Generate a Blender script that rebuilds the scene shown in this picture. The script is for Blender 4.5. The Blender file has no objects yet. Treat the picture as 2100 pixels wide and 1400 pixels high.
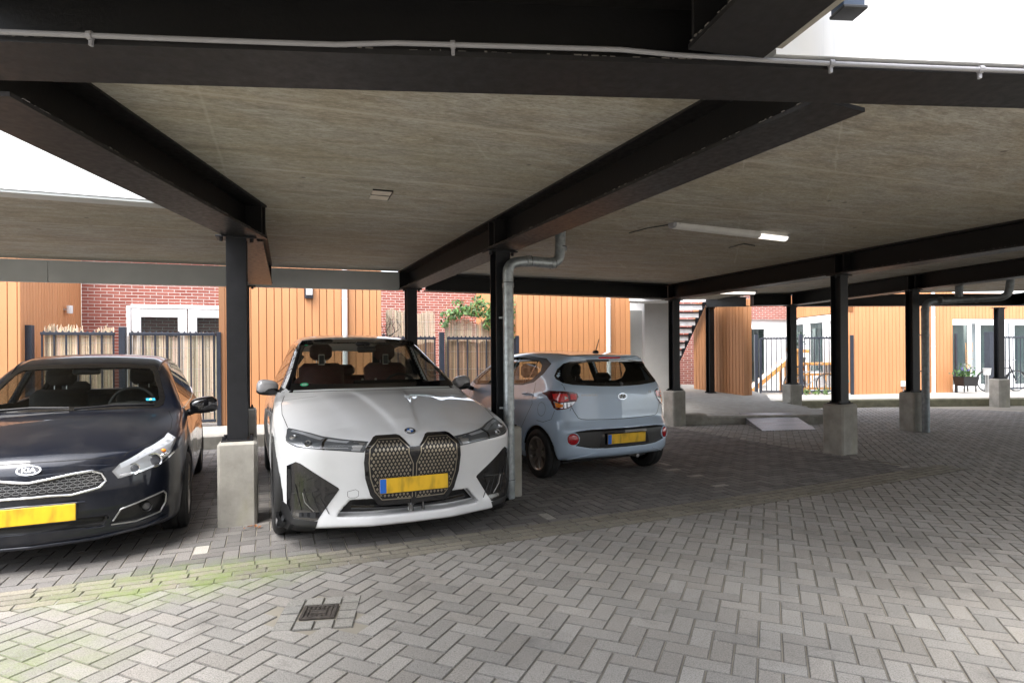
import math, random
import numpy as np

# ---------------------------------------------------------------- numeric helpers
def tab(xs, ys, n=600):
    """monotone cubic through control points, as a fast lookup"""
    xs = np.array(xs, float); ys = np.array(ys, float)
    h = np.diff(xs); d = np.diff(ys) / h
    m = np.zeros(len(xs)); m[0] = d[0]; m[-1] = d[-1]
    for i in range(1, len(xs) - 1):
        if d[i-1] * d[i] > 0:
            w1 = 2*h[i] + h[i-1]; w2 = h[i] + 2*h[i-1]
            m[i] = (w1 + w2) / (w1/d[i-1] + w2/d[i])
    fx = np.linspace(xs[0], xs[-1], n)
    k = np.clip(np.searchsorted(xs, fx, side='right') - 1, 0, len(h) - 1)
    t = (fx - xs[k]) / h[k]
    fy = ((2*t**3 - 3*t**2 + 1)*ys[k] + (t**3 - 2*t**2 + t)*h[k]*m[k]
          + (-2*t**3 + 3*t**2)*ys[k+1] + (t**3 - t**2)*h[k]*m[k+1])
    g = np.gradient(fy, fx)
    return Table(fx, fy, g)

class Table:
    def __init__(s, x, y, g): s.x, s.y, s.g = x, y, g
    def __call__(s, v): return np.interp(v, s.x, s.y)
    def d(s, v): return np.interp(v, s.x, s.g)

def smax(a, b, k):
    h = np.clip(0.5 + 0.5*(a - b)/k, 0, 1)
    return b + (a - b)*h + k*h*(1 - h)

def poly_sdf(px, py, poly):
    """signed distance to a polygon, negative inside"""
    px, py = np.broadcast_arrays(np.asarray(px, float), np.asarray(py, float))
    d = np.full(px.shape, 1e9); s = np.ones(px.shape)
    n = len(poly)
    for i in range(n):
        ax, ay = poly[i]; bx, by = poly[i-1]
        ex, ey = bx - ax, by - ay
        wx, wy = px - ax, py - ay
        t = np.clip((wx*ex + wy*ey)/(ex*ex + ey*ey + 1e-12), 0, 1)
        d = np.minimum(d, (wx - ex*t)**2 + (wy - ey*t)**2)
        c1 = py >= ay; c2 = py < by; c3 = ex*wy > ey*wx
        flip = (c1 & c2 & c3) | (~c1 & ~c2 & ~c3)
        s = np.where(flip, -s, s)
    return s*np.sqrt(d)

class Car:
    """implicit car body; local x to the right as seen, y away from the end that faces the camera"""
    def outer(s, x, y, z):
        ax = np.abs(x)
        ye = y - s.bow(y)*ax**2
        top = (z - (s.T(ye) - s.crown(y)*ax**2 + s.hood(ax, y)))/np.sqrt(1 + s.T.d(ye)**2)
        front = (s.F(z) + s.plan(ax) - y)/np.sqrt(1 + s.F.d(z)**2 + s.plan.d(ax)**2)
        rear = (y - (s.L - s.R(z) - s.rplan(ax)))/np.sqrt(1 + s.R.d(z)**2 + s.rplan.d(ax)**2)
        side = (ax - (s.W(y) - s.S(z) - s.flank(y, z)))/np.sqrt(1 + s.S.d(z)**2)
        f = smax(front, top, s.k_front)
        f = smax(f, rear, .06)
        f = smax(f, side, s.k_side)
        f = smax(f, s.B(y) - z + 0*ax, .05)
        return f
    def hood(s, ax, y): return 0.0
    def flank(s, y, z): return 0.0
    def carve(s, f, x, y, z): return f
    def body(s, x, y, z):
        f = s.outer(x, y, z); ax = np.abs(x)
        o = f
        f = s.carve(f, x, y, z)
        # hollow cabin
        cab = np.maximum(np.maximum(o + .05, s.floor - z), np.maximum(s.cab0(z) - y, y - s.cab1))
        f = np.maximum(f, -cab)
        # window openings
        wsd = np.maximum(poly_sdf(ax, z, s.shrink_f), y - s.ymid)
        f = smax(f, -wsd, .01)
        if s.rear_poly:
            f = smax(f, -np.maximum(poly_sdf(ax, z, s.rear_poly), s.ymid - y), .01)
        for p in s.side_polys:
            f = smax(f, -np.maximum(poly_sdf(y, z, p), .35 - ax), .01)
        # wheel wells
        for yw, r in s.wells:
            well = np.maximum(np.sqrt((y - yw)**2 + (z - s.zw)**2) - r, s.well_in - ax)
            f = smax(f, -well, .012)
        return f
    def grad(s, fn, p, e=1.5e-3):
        g = np.zeros_like(p)
        for i in range(3):
            q = p.copy(); q[:, i] += e; r = p.copy(); r[:, i] -= e
            g[:, i] = (fn(*q.T) - fn(*r.T))/(2*e)
        return g/(np.linalg.norm(g, axis=1, keepdims=True) + 1e-9)
    def hit(s, fn, o, d, t1, step=.01):
        """first hit of rays o + t d"""
        o = np.array(o, float); d = np.array(d, float)
        if d.ndim == 1: d = np.tile(d, (len(o), 1))
        lo = np.zeros(len(o)); found = np.zeros(len(o), bool); hi = np.full(len(o), float(t1))
        for t in np.arange(0, t1, step):
            p = o + d*t
            m = (fn(*p.T) < 0) & ~found
            hi[m] = t; lo[m] = t - step; found |= m
        for _ in range(14):
            mid = .5*(lo + hi); p = o + d*mid[:, None]
            neg = fn(*p.T) < 0
            hi = np.where(neg & found, mid, hi); lo = np.where(~neg & found, mid, lo)
        return o + d*hi[:, None], found

def surface_nets(fn, lo, hi, h):
    n = [int(math.ceil((b - a)/h)) + 1 for a, b in zip(lo, hi)]
    xs = [lo[i] + h*np.arange(n[i]) for i in range(3)]
    V = fn(xs[0][:, None, None], xs[1][None, :, None], xs[2][None, None, :]).astype(np.float32)
    neg = V < 0
    c = np.zeros([k - 1 for k in n], np.int16)
    for a in (0, 1):
        for b in (0, 1):
            for d in (0, 1):
                c += neg[a:n[0]-1+a, b:n[1]-1+b, d:n[2]-1+d]
    act = (c > 0) & (c < 8)
    idx = np.full(act.shape, -1, np.int64); ijk = np.argwhere(act); idx[act] = np.arange(len(ijk))
    acc = np.zeros((len(ijk), 3)); cnt = np.zeros(len(ijk))
    corners = [(a, b, d) for a in (0, 1) for b in (0, 1) for d in (0, 1)]
    I, J, K = ijk.T
    for a in corners:
        for ax in range(3):
            if a[ax]: continue
            b = list(a); b[ax] = 1
            va = V[I+a[0], J+a[1], K+a[2]]; vb = V[I+b[0], J+b[1], K+b[2]]
            m = (va < 0) != (vb < 0)
            t = np.where(m, va/np.where(m, va - vb, 1), 0)
            p = np.tile(np.array(a, float), (len(ijk), 1)); p[:, ax] += t
            acc[m] += p[m]; cnt[m] += 1
    verts = np.array(lo) + h*(ijk + acc/cnt[:, None])
    faces = []
    for ax in range(3):
        u, v = (ax+1) % 3, (ax+2) % 3
        sl0 = [slice(None)]*3; sl1 = [slice(None)]*3
        sl0[ax] = slice(0, n[ax]-1); sl1[ax] = slice(1, n[ax])
        s0 = neg[tuple(sl0)]; s1 = neg[tuple(sl1)]
        for flip, m in ((False, s0 & ~s1), (True, ~s0 & s1)):
            e = np.argwhere(m)
            ok = (e[:, u] > 0) & (e[:, v] > 0) & (e[:, u] < n[u]-1) & (e[:, v] < n[v]-1)
            e = e[ok]
            if not len(e): continue
            def at(du, dv):
                q = e.copy(); q[:, u] -= du; q[:, v] -= dv
                return idx[q[:, 0], q[:, 1], q[:, 2]]
            q = np.stack([at(1, 1), at(0, 1), at(0, 0), at(1, 0)], 1)
            faces.append(q[:, ::-1] if flip else q)
    F = np.concatenate(faces)
    # pull the vertices onto the surface
    for _ in range(2):
        g = np.zeros_like(verts); e = 1e-3
        for i in range(3):
            q = verts.copy(); q[:, i] += e; r = verts.copy(); r[:, i] -= e
            g[:, i] = (fn(*q.T) - fn(*r.T))/(2*e)
        val = fn(*verts.T); gg = (g*g).sum(1)
        stp = np.clip(val/np.maximum(gg, .25), -.6*h, .6*h)
        verts = verts - .8*g*stp[:, None]
    return verts, F, g/(np.sqrt(gg)[:, None] + 1e-9)

# ---------------------------------------------------------------- the three car bodies
class WhiteSUV(Car):
    L = 4.953; zw = .385; floor = .55; cab1 = 4.55; ymid = 3.0; k_front = .05; k_side = .07; well_in = .62
    wells = ((.87, .415), (3.87, .415))
    T = tab([0, .06, .12, .18, .35, .7, 1.1, 1.44, 1.7, 2.0, 2.3, 2.5, 2.7, 3.0, 3.4, 3.9, 4.3, 4.5, 4.75, 4.9, 5.1],
            [.715, .765, .805, .832, .885, .975, 1.05, 1.095, 1.225, 1.375, 1.52, 1.60, 1.65, 1.685, 1.692, 1.66, 1.59, 1.52, 1.25, 1.08, 1.02])
    bow = tab([0, 1.0, 1.6, 2.3, 3.0, 4.0, 5], [.1, .12, .12, .12, 0, -.1, -.15])
    crown = tab([0, .3, 1.3, 1.7, 2.4, 3.2, 5], [.07, .07, .05, .03, .07, .09, .09])
    F = tab([0, .1, .14, .18, .24, .3, .45, .6, .75, .9, 1.7], [.34, .24, .14, .10, .105, .115, .10, .075, .06, .06, .06])
    plan = tab([0, .29, .37, .53, .69, .825, .9, .95, .985, 1.05], [0, .012, .03, .08, .13, .215, .32, .47, .72, 1.3])
    R = tab([0, .3, .6, 1.0, 1.7], [.25, .05, 0, .03, .1])
    rplan = tab([0, .5, .8, .95, 1.05], [0, .03, .12, .4, .9])
    W = tab([0, .6, 1.0, 2.0, 3.5, 4.3, 4.7, 5], [.975, .98, .983, .983, .985, .95, .88, .78])
    S = tab([0, .15, .25, .4, .6, .8, .95, 1.05, 1.12, 1.3, 1.5, 1.6, 1.75], [.2, .10, .05, .015, 0, .01, .04, .07, .115, .205, .295, .34, .44])
    B = tab([0, .3, .5, .8, 4.3, 5], [.145, .15, .17, .19, .2, .3])
    cab0 = tab([.5, .9, 1.1, 1.3, 1.7], [1.45, 1.45, 1.5, 1.6, 1.9])
    shrink_f = [(0, 1.135), (.5, 1.14), (.79, 1.15), (.765, 1.2), (.62, 1.52), (.58, 1.565), (.4, 1.585), (0, 1.59), (-.4, 1.585), (-.4, 1.13)]
    rear_poly = [(-.4, 1.12), (.55, 1.12), (.5, 1.5), (-.4, 1.52)]
    side_polys = [[(1.75, 1.14), (2.25, 1.40), (2.62, 1.53), (2.8, 1.55), (2.8, 1.13)], [(2.9, 1.13), (2.9, 1.555), (3.4, 1.56), (3.9, 1.52), (4.2, 1.43), (4.3, 1.3), (4.2, 1.17)]]
    tri = [(.880, .622), (.824, .657), (.792, .645), (.540, .462), (.531, .448), (.680, .228), (.72, .222), (.836, .238), (.880, .33)]
    intake = [(-.4, .335), (.245, .335), (.30, .368), (.452, .364), (.462, .355), (.551, .252), (.53, .243), (.36, .240), (-.4, .237)]
    light = []
    def hood(s, ax, y):
        xr = .075 + (y - .2)*.14; m = np.clip((y - .16)/.25, 0, 1)*np.clip((1.55 - y)/.2, 0, 1)
        r1 = .017/(1 + np.exp(np.clip((ax - xr)/.012, -30, 30)))
        r2 = .014/(1 + np.exp(np.clip((ax - (.36 + (y - .2)*.16))/.03, -30, 30)))
        return (r1 + r2)*m - .014*m
    def flank(s, y, z):
        # raised flared arches: a shallow waist between the wheels
        return .03*np.exp(-((y - 2.3)/.8)**2)*np.exp(-((z - .55)/.25)**2)
    def carve(s, f, x, y, z):
        ax = np.abs(x)
        fr = s.F(z) + s.plan(ax)
        f = smax(f, -np.maximum(poly_sdf(ax, z, s.intake), y - (fr + .12)), .012)
        return f

class BlueHatch(Car):
    """seen from behind: y runs forward from the rear bumper"""
    L = 3.665; zw = .285; floor = .5; cab1 = 2.8; ymid = 1.2; k_front = .05; k_side = .09; well_in = .55
    wells = ((.60, .325), (2.985, .325))
    T = tab([0, .2, .26, .34, .5, .9, 1.4, 1.8, 2.2, 2.5, 2.95, 3.2, 3.5, 3.62, 3.8],
            [1.36, 1.395, 1.41, 1.425, 1.445, 1.475, 1.49, 1.475, 1.40, 1.26, 1.00, .95, .85, .76, .6])
    bow = tab([0, .6, 1.5, 2.4, 3.0, 3.7], [0, .02, 0, -.12, -.1, -.1])
    crown = tab([0, .3, 2.0, 2.8, 3.7], [.1, .1, .1, .03, .08])
    F = tab([0, .2, .27, .33, .40, .5, .58, .64, .70, .80, .95, 1.06, 1.12, 1.35, 1.38, 1.41, 1.5],
            [.2, .12, .05, .01, 0, 0, .005, .035, .06, .07, .085, .11, .16, .315, .315, .27, .27])
    plan = tab([0, .3, .54, .63, .70, .76, .80, .825, .84, .9], [0, .018, .07, .105, .155, .235, .34, .46, .62, 1.2])
    R = tab([0, .3, .6, 1.0, 1.5], [.15, .02, 0, .05, .1])
    rplan = tab([0, .4, .7, .82, .9], [0, .03, .18, .5, .9])
    W = tab([0, .3, .6, 1.5, 3.0, 3.4, 3.7], [.82, .828, .832, .832, .825, .78, .65])
    S = tab([0, .2, .3, .5, .7, .85, .93, 1.0, 1.2, 1.35, 1.42, 1.5], [.12, .05, .015, 0, .012, .035, .055, .085, .17, .235, .285, .36])
    B = tab([0, .15, .3, .6, 3.3, 3.7], [.27, .255, .23, .19, .19, .26])
    cab0 = tab([.5, .9, 1.1, 1.35, 1.5], [.25, .25, .25, .4, .5])
    shrink_f = [(-.4, 1.075), (.30, 1.085), (.60, 1.115), (.625, 1.15), (.58, 1.24), (.515, 1.335), (.3, 1.352), (-.4, 1.355)]
    rear_poly = [(-.4, 1.05), (.62, 1.06), (.55, 1.33), (-.4, 1.35)]
    side_polys = [[(.93, 1.125), (.79, 1.235), (.80, 1.30), (.90, 1.350), (1.36, 1.39), (1.5, 1.39), (1.5, 1.075), (1.12, 1.08)],
                  [(1.6, 1.07), (1.6, 1.39), (2.05, 1.35), (2.35, 1.22), (2.58, 1.08), (2.5, 1.04)]]
    trim = [(-.4, .592), (.43, .591), (.57, .576), (.648, .556), (.678, .50), (.632, .429), (.45, .390), (.25, .382), (-.4, .381)]
    def hood(s, ax, y): return 0.0
    def flank(s, y, z):
        # shoulder crease over the rear wheel and a scooped door
        return .022*np.exp(-((y - 1.75)/.5)**2)*np.exp(-((z - .62)/.12)**2) - .012*np.exp(-((z - .88 - .05*(1.2 - y))/.05)**2)*np.exp(-((y - .9)/.9)**2)
    def carve(s, f, x, y, z):
        ax = np.abs(x)
        fr = s.F(z) + s.plan(ax)
        return smax(f, -np.maximum(poly_sdf(ax, z, s.trim), y - (fr + .012)), .012)

class DarkHatch(Car):
    L = 4.31; zw = .315; floor = .5; cab1 = 3.95; ymid = 2.5; k_front = .07; k_side = .07; well_in = .58
    wells = ((.92, .35), (3.57, .35))
    T = tab([0, .05, .12, .2, .35, .7, 1.0, 1.22, 1.5, 1.8, 2.05, 2.3, 2.7, 3.2, 3.6, 3.85, 4.1, 4.25, 4.5],
            [.70, .735, .775, .805, .845, .92, .965, .995, 1.14, 1.29, 1.395, 1.448, 1.47, 1.455, 1.40, 1.34, 1.12, .95, .9])
    bow = tab([0, .8, 1.2, 2.0, 2.7, 3.5, 4.4], [.12, .14, .16, .14, 0, -.1, -.15])
    crown = tab([0, .3, 1.1, 1.5, 2.2, 3.2, 4.3], [.16, .14, .09, .04, .09, .1, .1])
    F = tab([0, .14, .18, .22, .3, .4, .5, .6, .7, .8, 1.5], [.3, .16, .06, .035, .03, .0, .0, .012, .03, .05, .06])
    plan = tab([0, .3, .5, .65, .75, .82, .86, .89, .95], [0, .035, .11, .205, .31, .46, .62, .9, 1.5])
    R = tab([0, .3, .6, 1.0, 1.5], [.2, .03, 0, .05, .1])
    rplan = tab([0, .5, .75, .87, .95], [0, .04, .15, .45, .9])
    W = tab([0, .5, .9, 1.5, 3.4, 4.0, 4.35], [.88, .887, .89, .89, .89, .84, .72])
    S = tab([0, .18, .3, .5, .7, .85, .92, .98, 1.2, 1.35, 1.42, 1.5], [.14, .06, .02, 0, .012, .04, .06, .095, .2, .275, .32, .39])
    B = tab([0, .2, .5, .8, 3.8, 4.3], [.165, .165, .17, .18, .18, .28])
    cab0 = tab([.5, .9, 1.0, 1.15, 1.5], [1.2, 1.2, 1.3, 1.42, 1.7])
    shrink_f = [(-.4, 1.005), (.4, 1.0), (.60, 1.0), (.635, 1.04), (.615, 1.115), (.535, 1.30), (.505, 1.325), (.3, 1.338), (-.4, 1.342)]
    rear_poly = [(-.4, 1.05), (.5, 1.05), (.45, 1.28), (-.4, 1.3)]
    side_polys = [[(1.62, 1.01), (1.85, 1.15), (2.2, 1.31), (2.5, 1.36), (2.62, 1.365), (2.62, .99)],
                  [(2.7, .99), (2.7, 1.365), (3.1, 1.35), (3.4, 1.28), (3.62, 1.16), (3.55, 1.08), (3.3, 1.02)]]
    fog = [(.435, .262), (.488, .362), (.735, .428), (.75, .405), (.745, .345), (.712, .278), (.577, .253)]
    lower = [(-.4, .338), (.24, .338), (.415, .328), (.392, .272), (.186, .282), (-.4, .29)]
    grille = [(-.4, .606), (.02, .606), (.13, .622), (.24, .640), (.335, .648), (.385, .626), (.408, .575), (.378, .541), (.23, .511), (.12, .519), (-.4, .523)]
    def flank(s, y, z):
        return .02*np.exp(-((y - 2.3)/.8)**2)*np.exp(-((z - .55)/.15)**2)
    def hood(s, ax, y):
        m = np.clip((y - .2)/.3, 0, 1)*np.clip((1.4 - y)/.3, 0, 1)
        return -.02*np.exp(-((ax - .5 - .06*y)/.06)**2)*m*.6
    def carve(s, f, x, y, z):
        ax = np.abs(x)
        fr = s.F(z) + s.plan(ax)
        f = smax(f, -np.maximum(poly_sdf(ax, z, s.fog), y - (fr + .045)), .01)
        f = smax(f, -np.maximum(poly_sdf(ax, z, s.lower), y - (fr + .05)), .01)
        f = smax(f, -np.maximum(poly_sdf(ax, z, s.grille), y - (fr + .03)), .008)
        return f

SUV = WhiteSUV(); HATCH = BlueHatch(); DARK = DarkHatch()
POSE = {'suv': (-.709, 4.387, .413), 'hatch': (1.300, 6.768, .481), 'dark': (-3.14, 3.84, .446)}
import bpy, bmesh
from mathutils import Vector, Matrix, geometry
R = math.radians
scene = bpy.context.scene
COL = scene.collection
rnd = random.Random(7)

# ---------------------------------------------------------------- camera model (also used to read positions off)
FPX, CX, CY, HC, ROLL = 1218.0, 1050.0, 732.5, 1.403, .0073
def ray(px, py):
    u = px - CX; v = -(py - CY); c, s = math.cos(ROLL), math.sin(ROLL)
    return ((u*c + v*s)/FPX, (-u*s + v*c)/FPX)
def onz(px, py, z):
    a, b = ray(px, py); t = (z - HC)/b
    return (a*t, t, z)
def aty(px, py, Y):
    a, b = ray(px, py)
    return (a*Y, Y, HC + b*Y)

cam_d = bpy.data.cameras.new('camera'); cam = bpy.data.objects.new('camera', cam_d); COL.objects.link(cam)
cam.location = (0, 0, HC); cam.rotation_euler = (R(90), ROLL, 0)
cam_d.sensor_width = 36; cam_d.lens = FPX/2100*36; cam_d.shift_y = (CY - 700)/2100
cam_d.clip_start = .05; cam_d.clip_end = 500
scene.camera = cam

# ---------------------------------------------------------------- materials
class NT:
    def __init__(s, name):
        s.m = bpy.data.materials.new(name); s.m.use_nodes = True
        s.t = s.m.node_tree; s.n = s.t.nodes; s.l = s.t.links
        s.b = s.n['Principled BSDF']; s.out = s.n['Material Output']; s._o = None; s._geo = None
    def new(s, t, **k):
        n = s.n.new(t)
        for a, b in k.items(): setattr(n, a, b)
        return n
    def link(s, a, b): s.l.new(a, b)
    def coord(s, obj=True):
        if s._o is None: s._o = s.new('ShaderNodeTexCoord')
        return s._o.outputs['Object']
    def world(s):
        if s._geo is None: s._geo = s.new('ShaderNodeNewGeometry')
        return s._geo.outputs['Position']
    def mapping(s, src, scale=(1, 1, 1), rot=(0, 0, 0), loc=(0, 0, 0)):
        m = s.new('ShaderNodeMapping'); s.link(src, m.inputs[0])
        m.inputs['Scale'].default_value = scale; m.inputs['Rotation'].default_value = rot; m.inputs['Location'].default_value = loc
        return m.outputs[0]
    def noise(s, src, scale, detail=4, rough=.55, dist=0):
        n = s.new('ShaderNodeTexNoise'); s.link(src, n.inputs['Vector'])
        n.inputs['Scale'].default_value = scale; n.inputs['Detail'].default_value = detail
        n.inputs['Roughness'].default_value = rough; n.inputs['Distortion'].default_value = dist
        return n.outputs['Fac']
    def ramp(s, fac, stops, interp='LINEAR'):
        r = s.new('ShaderNodeValToRGB'); s.link(fac, r.inputs[0]); e = r.color_ramp.elements
        r.color_ramp.interpolation = interp
        while len(e) < len(stops): e.new(.5)
        for i, (p, c) in enumerate(stops):
            e[i].position = p
            e[i].color = (c, c, c, 1) if not isinstance(c, tuple) else (*c, 1)
        return r.outputs['Color']
    def mix(s, fac, a, b, mode='MIX'):
        m = s.new('ShaderNodeMix', data_type='RGBA', blend_type=mode)
        for i, v in ((0, fac), (6, a), (7, b)):
            if isinstance(v, tuple): m.inputs[i].default_value = (*v, 1)
            elif isinstance(v, (int, float)): m.inputs[i].default_value = v
            else: s.link(v, m.inputs[i])
        return m.outputs[2]
    def math(s, op, a, b=0.0, clamp=False):
        m = s.new('ShaderNodeMath', operation=op, use_clamp=clamp)
        for i, v in ((0, a), (1, b)):
            if isinstance(v, (int, float)): m.inputs[i].default_value = v
            else: s.link(v, m.inputs[i])
        return m.outputs[0]
    def bump(s, h, strength=.3, dist=.01):
        b = s.new('ShaderNodeBump'); s.link(h, b.inputs['Height'])
        b.inputs['Strength'].default_value = strength; b.inputs['Distance'].default_value = dist
        s.link(b.outputs[0], s.b.inputs['Normal']); return s
    def set(s, **k):
        for a, v in k.items():
            i = s.b.inputs[a.replace('_', ' ')]
            if isinstance(v, tuple): i.default_value = (*v, 1) if len(v) == 3 else v
            elif isinstance(v, (int, float)): i.default_value = v
            else: s.link(v, i)
        return s

M = {}
def simple(name, col, rough=.5, metal=0.0, var=.12, scale=8.0, bump=0.0, coat=0.0, spec=.5):
    n = NT(name); f = n.noise(n.coord(), scale, 5)
    lo = tuple(c*(1 - var) for c in col); hi = tuple(min(1, c*(1 + var)) for c in col)
    n.set(Base_Color=n.ramp(f, [(.3, lo), (.7, hi)]), Roughness=n.math('MULTIPLY_ADD', f, .12) if False else rough, Metallic=metal)
    n.b.inputs['Coat Weight'].default_value = coat; n.b.inputs['Coat Roughness'].default_value = .04
    n.b.inputs['Specular IOR Level'].default_value = spec
    if bump: n.bump(n.noise(n.coord(), scale*14, 3), bump, .004)
    M[name] = n.m
    return n.m

def glass(name, tint, rough=.0, ior=1.45):
    n = NT(name); n.n.remove(n.b)
    tr = n.new('ShaderNodeBsdfTransparent'); tr.inputs[0].default_value = (*tint, 1)
    gl = n.new('ShaderNodeBsdfGlossy'); gl.inputs['Roughness'].default_value = rough
    lw = n.new('ShaderNodeLayerWeight'); lw.inputs[0].default_value = .5      # same reflection from both sides of the pane
    fr = n.math('MULTIPLY_ADD', n.math('POWER', lw.outputs['Facing'], 5.0), .92); fr.node.inputs[2].default_value = .05
    mx = n.new('ShaderNodeMixShader'); n.link(fr, mx.inputs[0]); n.link(tr.outputs[0], mx.inputs[1]); n.link(gl.outputs[0], mx.inputs[2])
    n.link(mx.outputs[0], n.out.inputs[0]); M[name] = n.m
    return n.m

def paint(name, col, metal, rough=.35, flake=0.0):
    n = NT(name)
    dirt = n.noise(n.coord(), 3.5, 6, .65)
    n.set(Base_Color=n.mix(n.ramp(dirt, [(.45, 0.0), (.75, .10)]), col, (.25, .23, .2)), Metallic=metal, Roughness=rough)
    n.b.inputs['Coat Weight'].default_value = 1; n.b.inputs['Coat Roughness'].default_value = .025
    M[name] = n.m

def build_materials():
    simple('steel', (.009, .0095, .0115), .45, 0, .35, 6, .25, 0, .35)
    # painted steel beams with chalky streaks along the flange edges; lighter tone paints in floor light and dust
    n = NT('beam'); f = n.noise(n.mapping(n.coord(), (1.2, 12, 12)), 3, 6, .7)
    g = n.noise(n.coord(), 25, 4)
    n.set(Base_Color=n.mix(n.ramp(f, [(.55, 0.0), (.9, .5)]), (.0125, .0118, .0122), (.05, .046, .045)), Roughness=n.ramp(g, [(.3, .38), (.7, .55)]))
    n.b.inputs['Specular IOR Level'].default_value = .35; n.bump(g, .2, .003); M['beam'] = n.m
    simple('beam_web_shade', (.0045, .0043, .0046), .5, 0, .3, 5, .25, 0, .3)  # darker copy of the beam paint, shade on the web painted in
    n = NT('chalk'); f = n.noise(n.coord(), 40, 5)
    n.set(Base_Color=n.ramp(f, [(.3, (.08, .075, .07)), (.7, (.28, .27, .25))]), Roughness=.9); M['chalk'] = n.m
    # ceiling concrete: long board streaks, stains, seams
    n = NT('soffit')
    p = n.mapping(n.world(), (1, 1, 1), (0, 0, R(-20.8)))
    st = n.noise(n.mapping(p, (1.1, 4.6, 1)), 2.2, 10, .78, .6)
    st2 = n.noise(n.mapping(p, (2.5, 24, 1)), 2.5, 7, .68)
    bl = n.noise(p, .55, 5, .6)
    fl = n.noise(n.mapping(p, (1, 2.2, 1)), 4.5, 8, .75, 1.2)
    bl2 = n.noise(n.mapping(p, (1, 1.8, 1), (0, 0, 0), (7.3, 2.1, 0)), 1.7, 5, .65)
    warm = n.ramp(st, [(.30, (.19, .165, .127)), (.48, (.36, .325, .262)), (.70, (.54, .495, .41))])
    cool = n.ramp(st, [(.30, (.205, .195, .168)), (.48, (.385, .37, .33)), (.70, (.57, .56, .515))])
    c = n.mix(n.ramp(bl2, [(.42, 0.0), (.58, 1.0)]), warm, cool)
    c = n.mix(n.ramp(st2, [(.38, .0), (.68, .62)]), c, (.205, .18, .135))
    c = n.mix(n.ramp(bl, [(.42, 0.0), (.68, .45)]), c, (.30, .28, .18))
    c = n.mix(n.ramp(fl, [(.58, 0.0), (.68, .6)]), c, (.55, .53, .47))
    sm = n.noise(n.mapping(p, (.5, 3.2, 1), (0, 0, 0), (3.1, 9.2, 0)), 1.6, 7, .7, .6)
    c = n.mix(n.ramp(sm, [(.58, 0.0), (.72, .55)]), c, (.17, .15, .12))
    gr = n.noise(n.mapping(p, (1, 2.4, 1)), 26, 5, .8)
    c = n.mix(n.ramp(gr, [(.36, .55), (.50, 0.0)]), c, (.15, .135, .105))
    c = n.mix(n.ramp(gr, [(.54, 0.0), (.70, .45)]), c, (.56, .53, .47))
    spk = n.new('ShaderNodeTexVoronoi'); n.link(p, spk.inputs['Vector']); spk.inputs['Scale'].default_value = 2.3
    c = n.mix(n.ramp(spk.outputs['Distance'], [(.035, .8), (.06, 0.0)]), c, (.10, .09, .075))
    for ang, off in ((63, .3), (70, 1.7)):        # scrapes left by the shuttering
        q = n.mapping(n.world(), (1, 1, 1), (0, 0, R(-ang)), (off, 0, 0)); wq = n.noise(n.mapping(q, (.5, 3, 1)), 2, 4)
        sq = n.new('ShaderNodeSeparateXYZ'); n.link(q, sq.inputs[0]); dl = n.math('PINGPONG', n.math('ADD', sq.outputs[1], n.math('MULTIPLY', wq, .25)), .83)
        c = n.mix(n.math('MULTIPLY', n.ramp(dl, [(0, .5), (.006, .28), (.012, 0.0)]), n.ramp(n.noise(q, 1.3, 3), [(.48, 0.0), (.6, .7)])), c, (.56, .54, .48))
    # plank joints every 1.2 m
    sp = n.new('ShaderNodeSeparateXYZ'); n.link(p, sp.inputs[0])
    w = n.math('PINGPONG', n.math('ADD', sp.outputs[1], .25), .6)
    wv = n.math('MULTIPLY', n.math('ADD', n.noise(p, 6, 4), -.5), .03)
    jn = n.ramp(n.math('ADD', w, wv), [(.0, .5), (.014, .3), (.026, 0.0)])
    c = n.mix(jn, c, (.52, .48, .41))
    w2 = n.math('PINGPONG', n.math('ADD', n.math('ADD', sp.outputs[0], .4), n.math('MULTIPLY', wv, .4)), 1.5)
    j2 = n.ramp(n.math('MULTIPLY', w2, 1.0), [(.0, .28), (.007, .18), (.012, 0.0)])
    c = n.mix(j2, c, (.52, .49, .42))
    n.set(Base_Color=c, Roughness=.85); n.bump(st2, .25, .01); M['soffit'] = n.m
    # cast concrete
    n = NT('concrete'); f = n.noise(n.coord(), 5, 7, .6); g = n.noise(n.coord(), 70, 3)
    c = n.ramp(f, [(.25, (.22, .21, .185)), (.55, (.33, .315, .28)), (.8, (.42, .40, .36))])
    c = n.mix(n.ramp(n.noise(n.mapping(n.coord(), (1, 1, .4)), 3.2, 4), [(.58, 0.0), (.75, .4)]), c, (.27, .26, .13))
    pit = n.ramp(g, [(.22, 1.0), (.28, 0.0)])
    c = n.mix(pit, c, (.12, .11, .10)); n.set(Base_Color=c, Roughness=.9); n.bump(g, .25, .004); M['concrete'] = n.m
    simple('kerbstone', (.30, .285, .25), .9, 0, .25, 6, .4)
    simple('kerb_green', (.13, .125, .085), .95, 0, .3, 5, .4)
    simple('walkway', (.31, .297, .27), .9, 0, .14, 7, .3)
    simple('fascia_grey', (.44, .455, .445), .55, 0, .07, 2.5)
    simple('galv', (.36, .39, .40), .42, .75, .3, 18, .12)
    simple('galv_dark', (.20, .22, .23), .5, .6, .25, 14, .12)
    simple('pvc_grey', (.24, .24, .255), .4, 0, .06, 8)
    simple('pvc_white', (.68, .68, .68), .35, 0, .03, 8)
    n = NT('white_render'); f = n.noise(n.mapping(n.coord(), (5, 5, .35)), 2.0, 5, .6)
    n.set(Base_Color=n.ramp(f, [(.30, (.62, .64, .66)), (.45, (.79, .80, .81)), (.7, (.82, .82, .82))]), Roughness=.85); M['white_render'] = n.m
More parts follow.
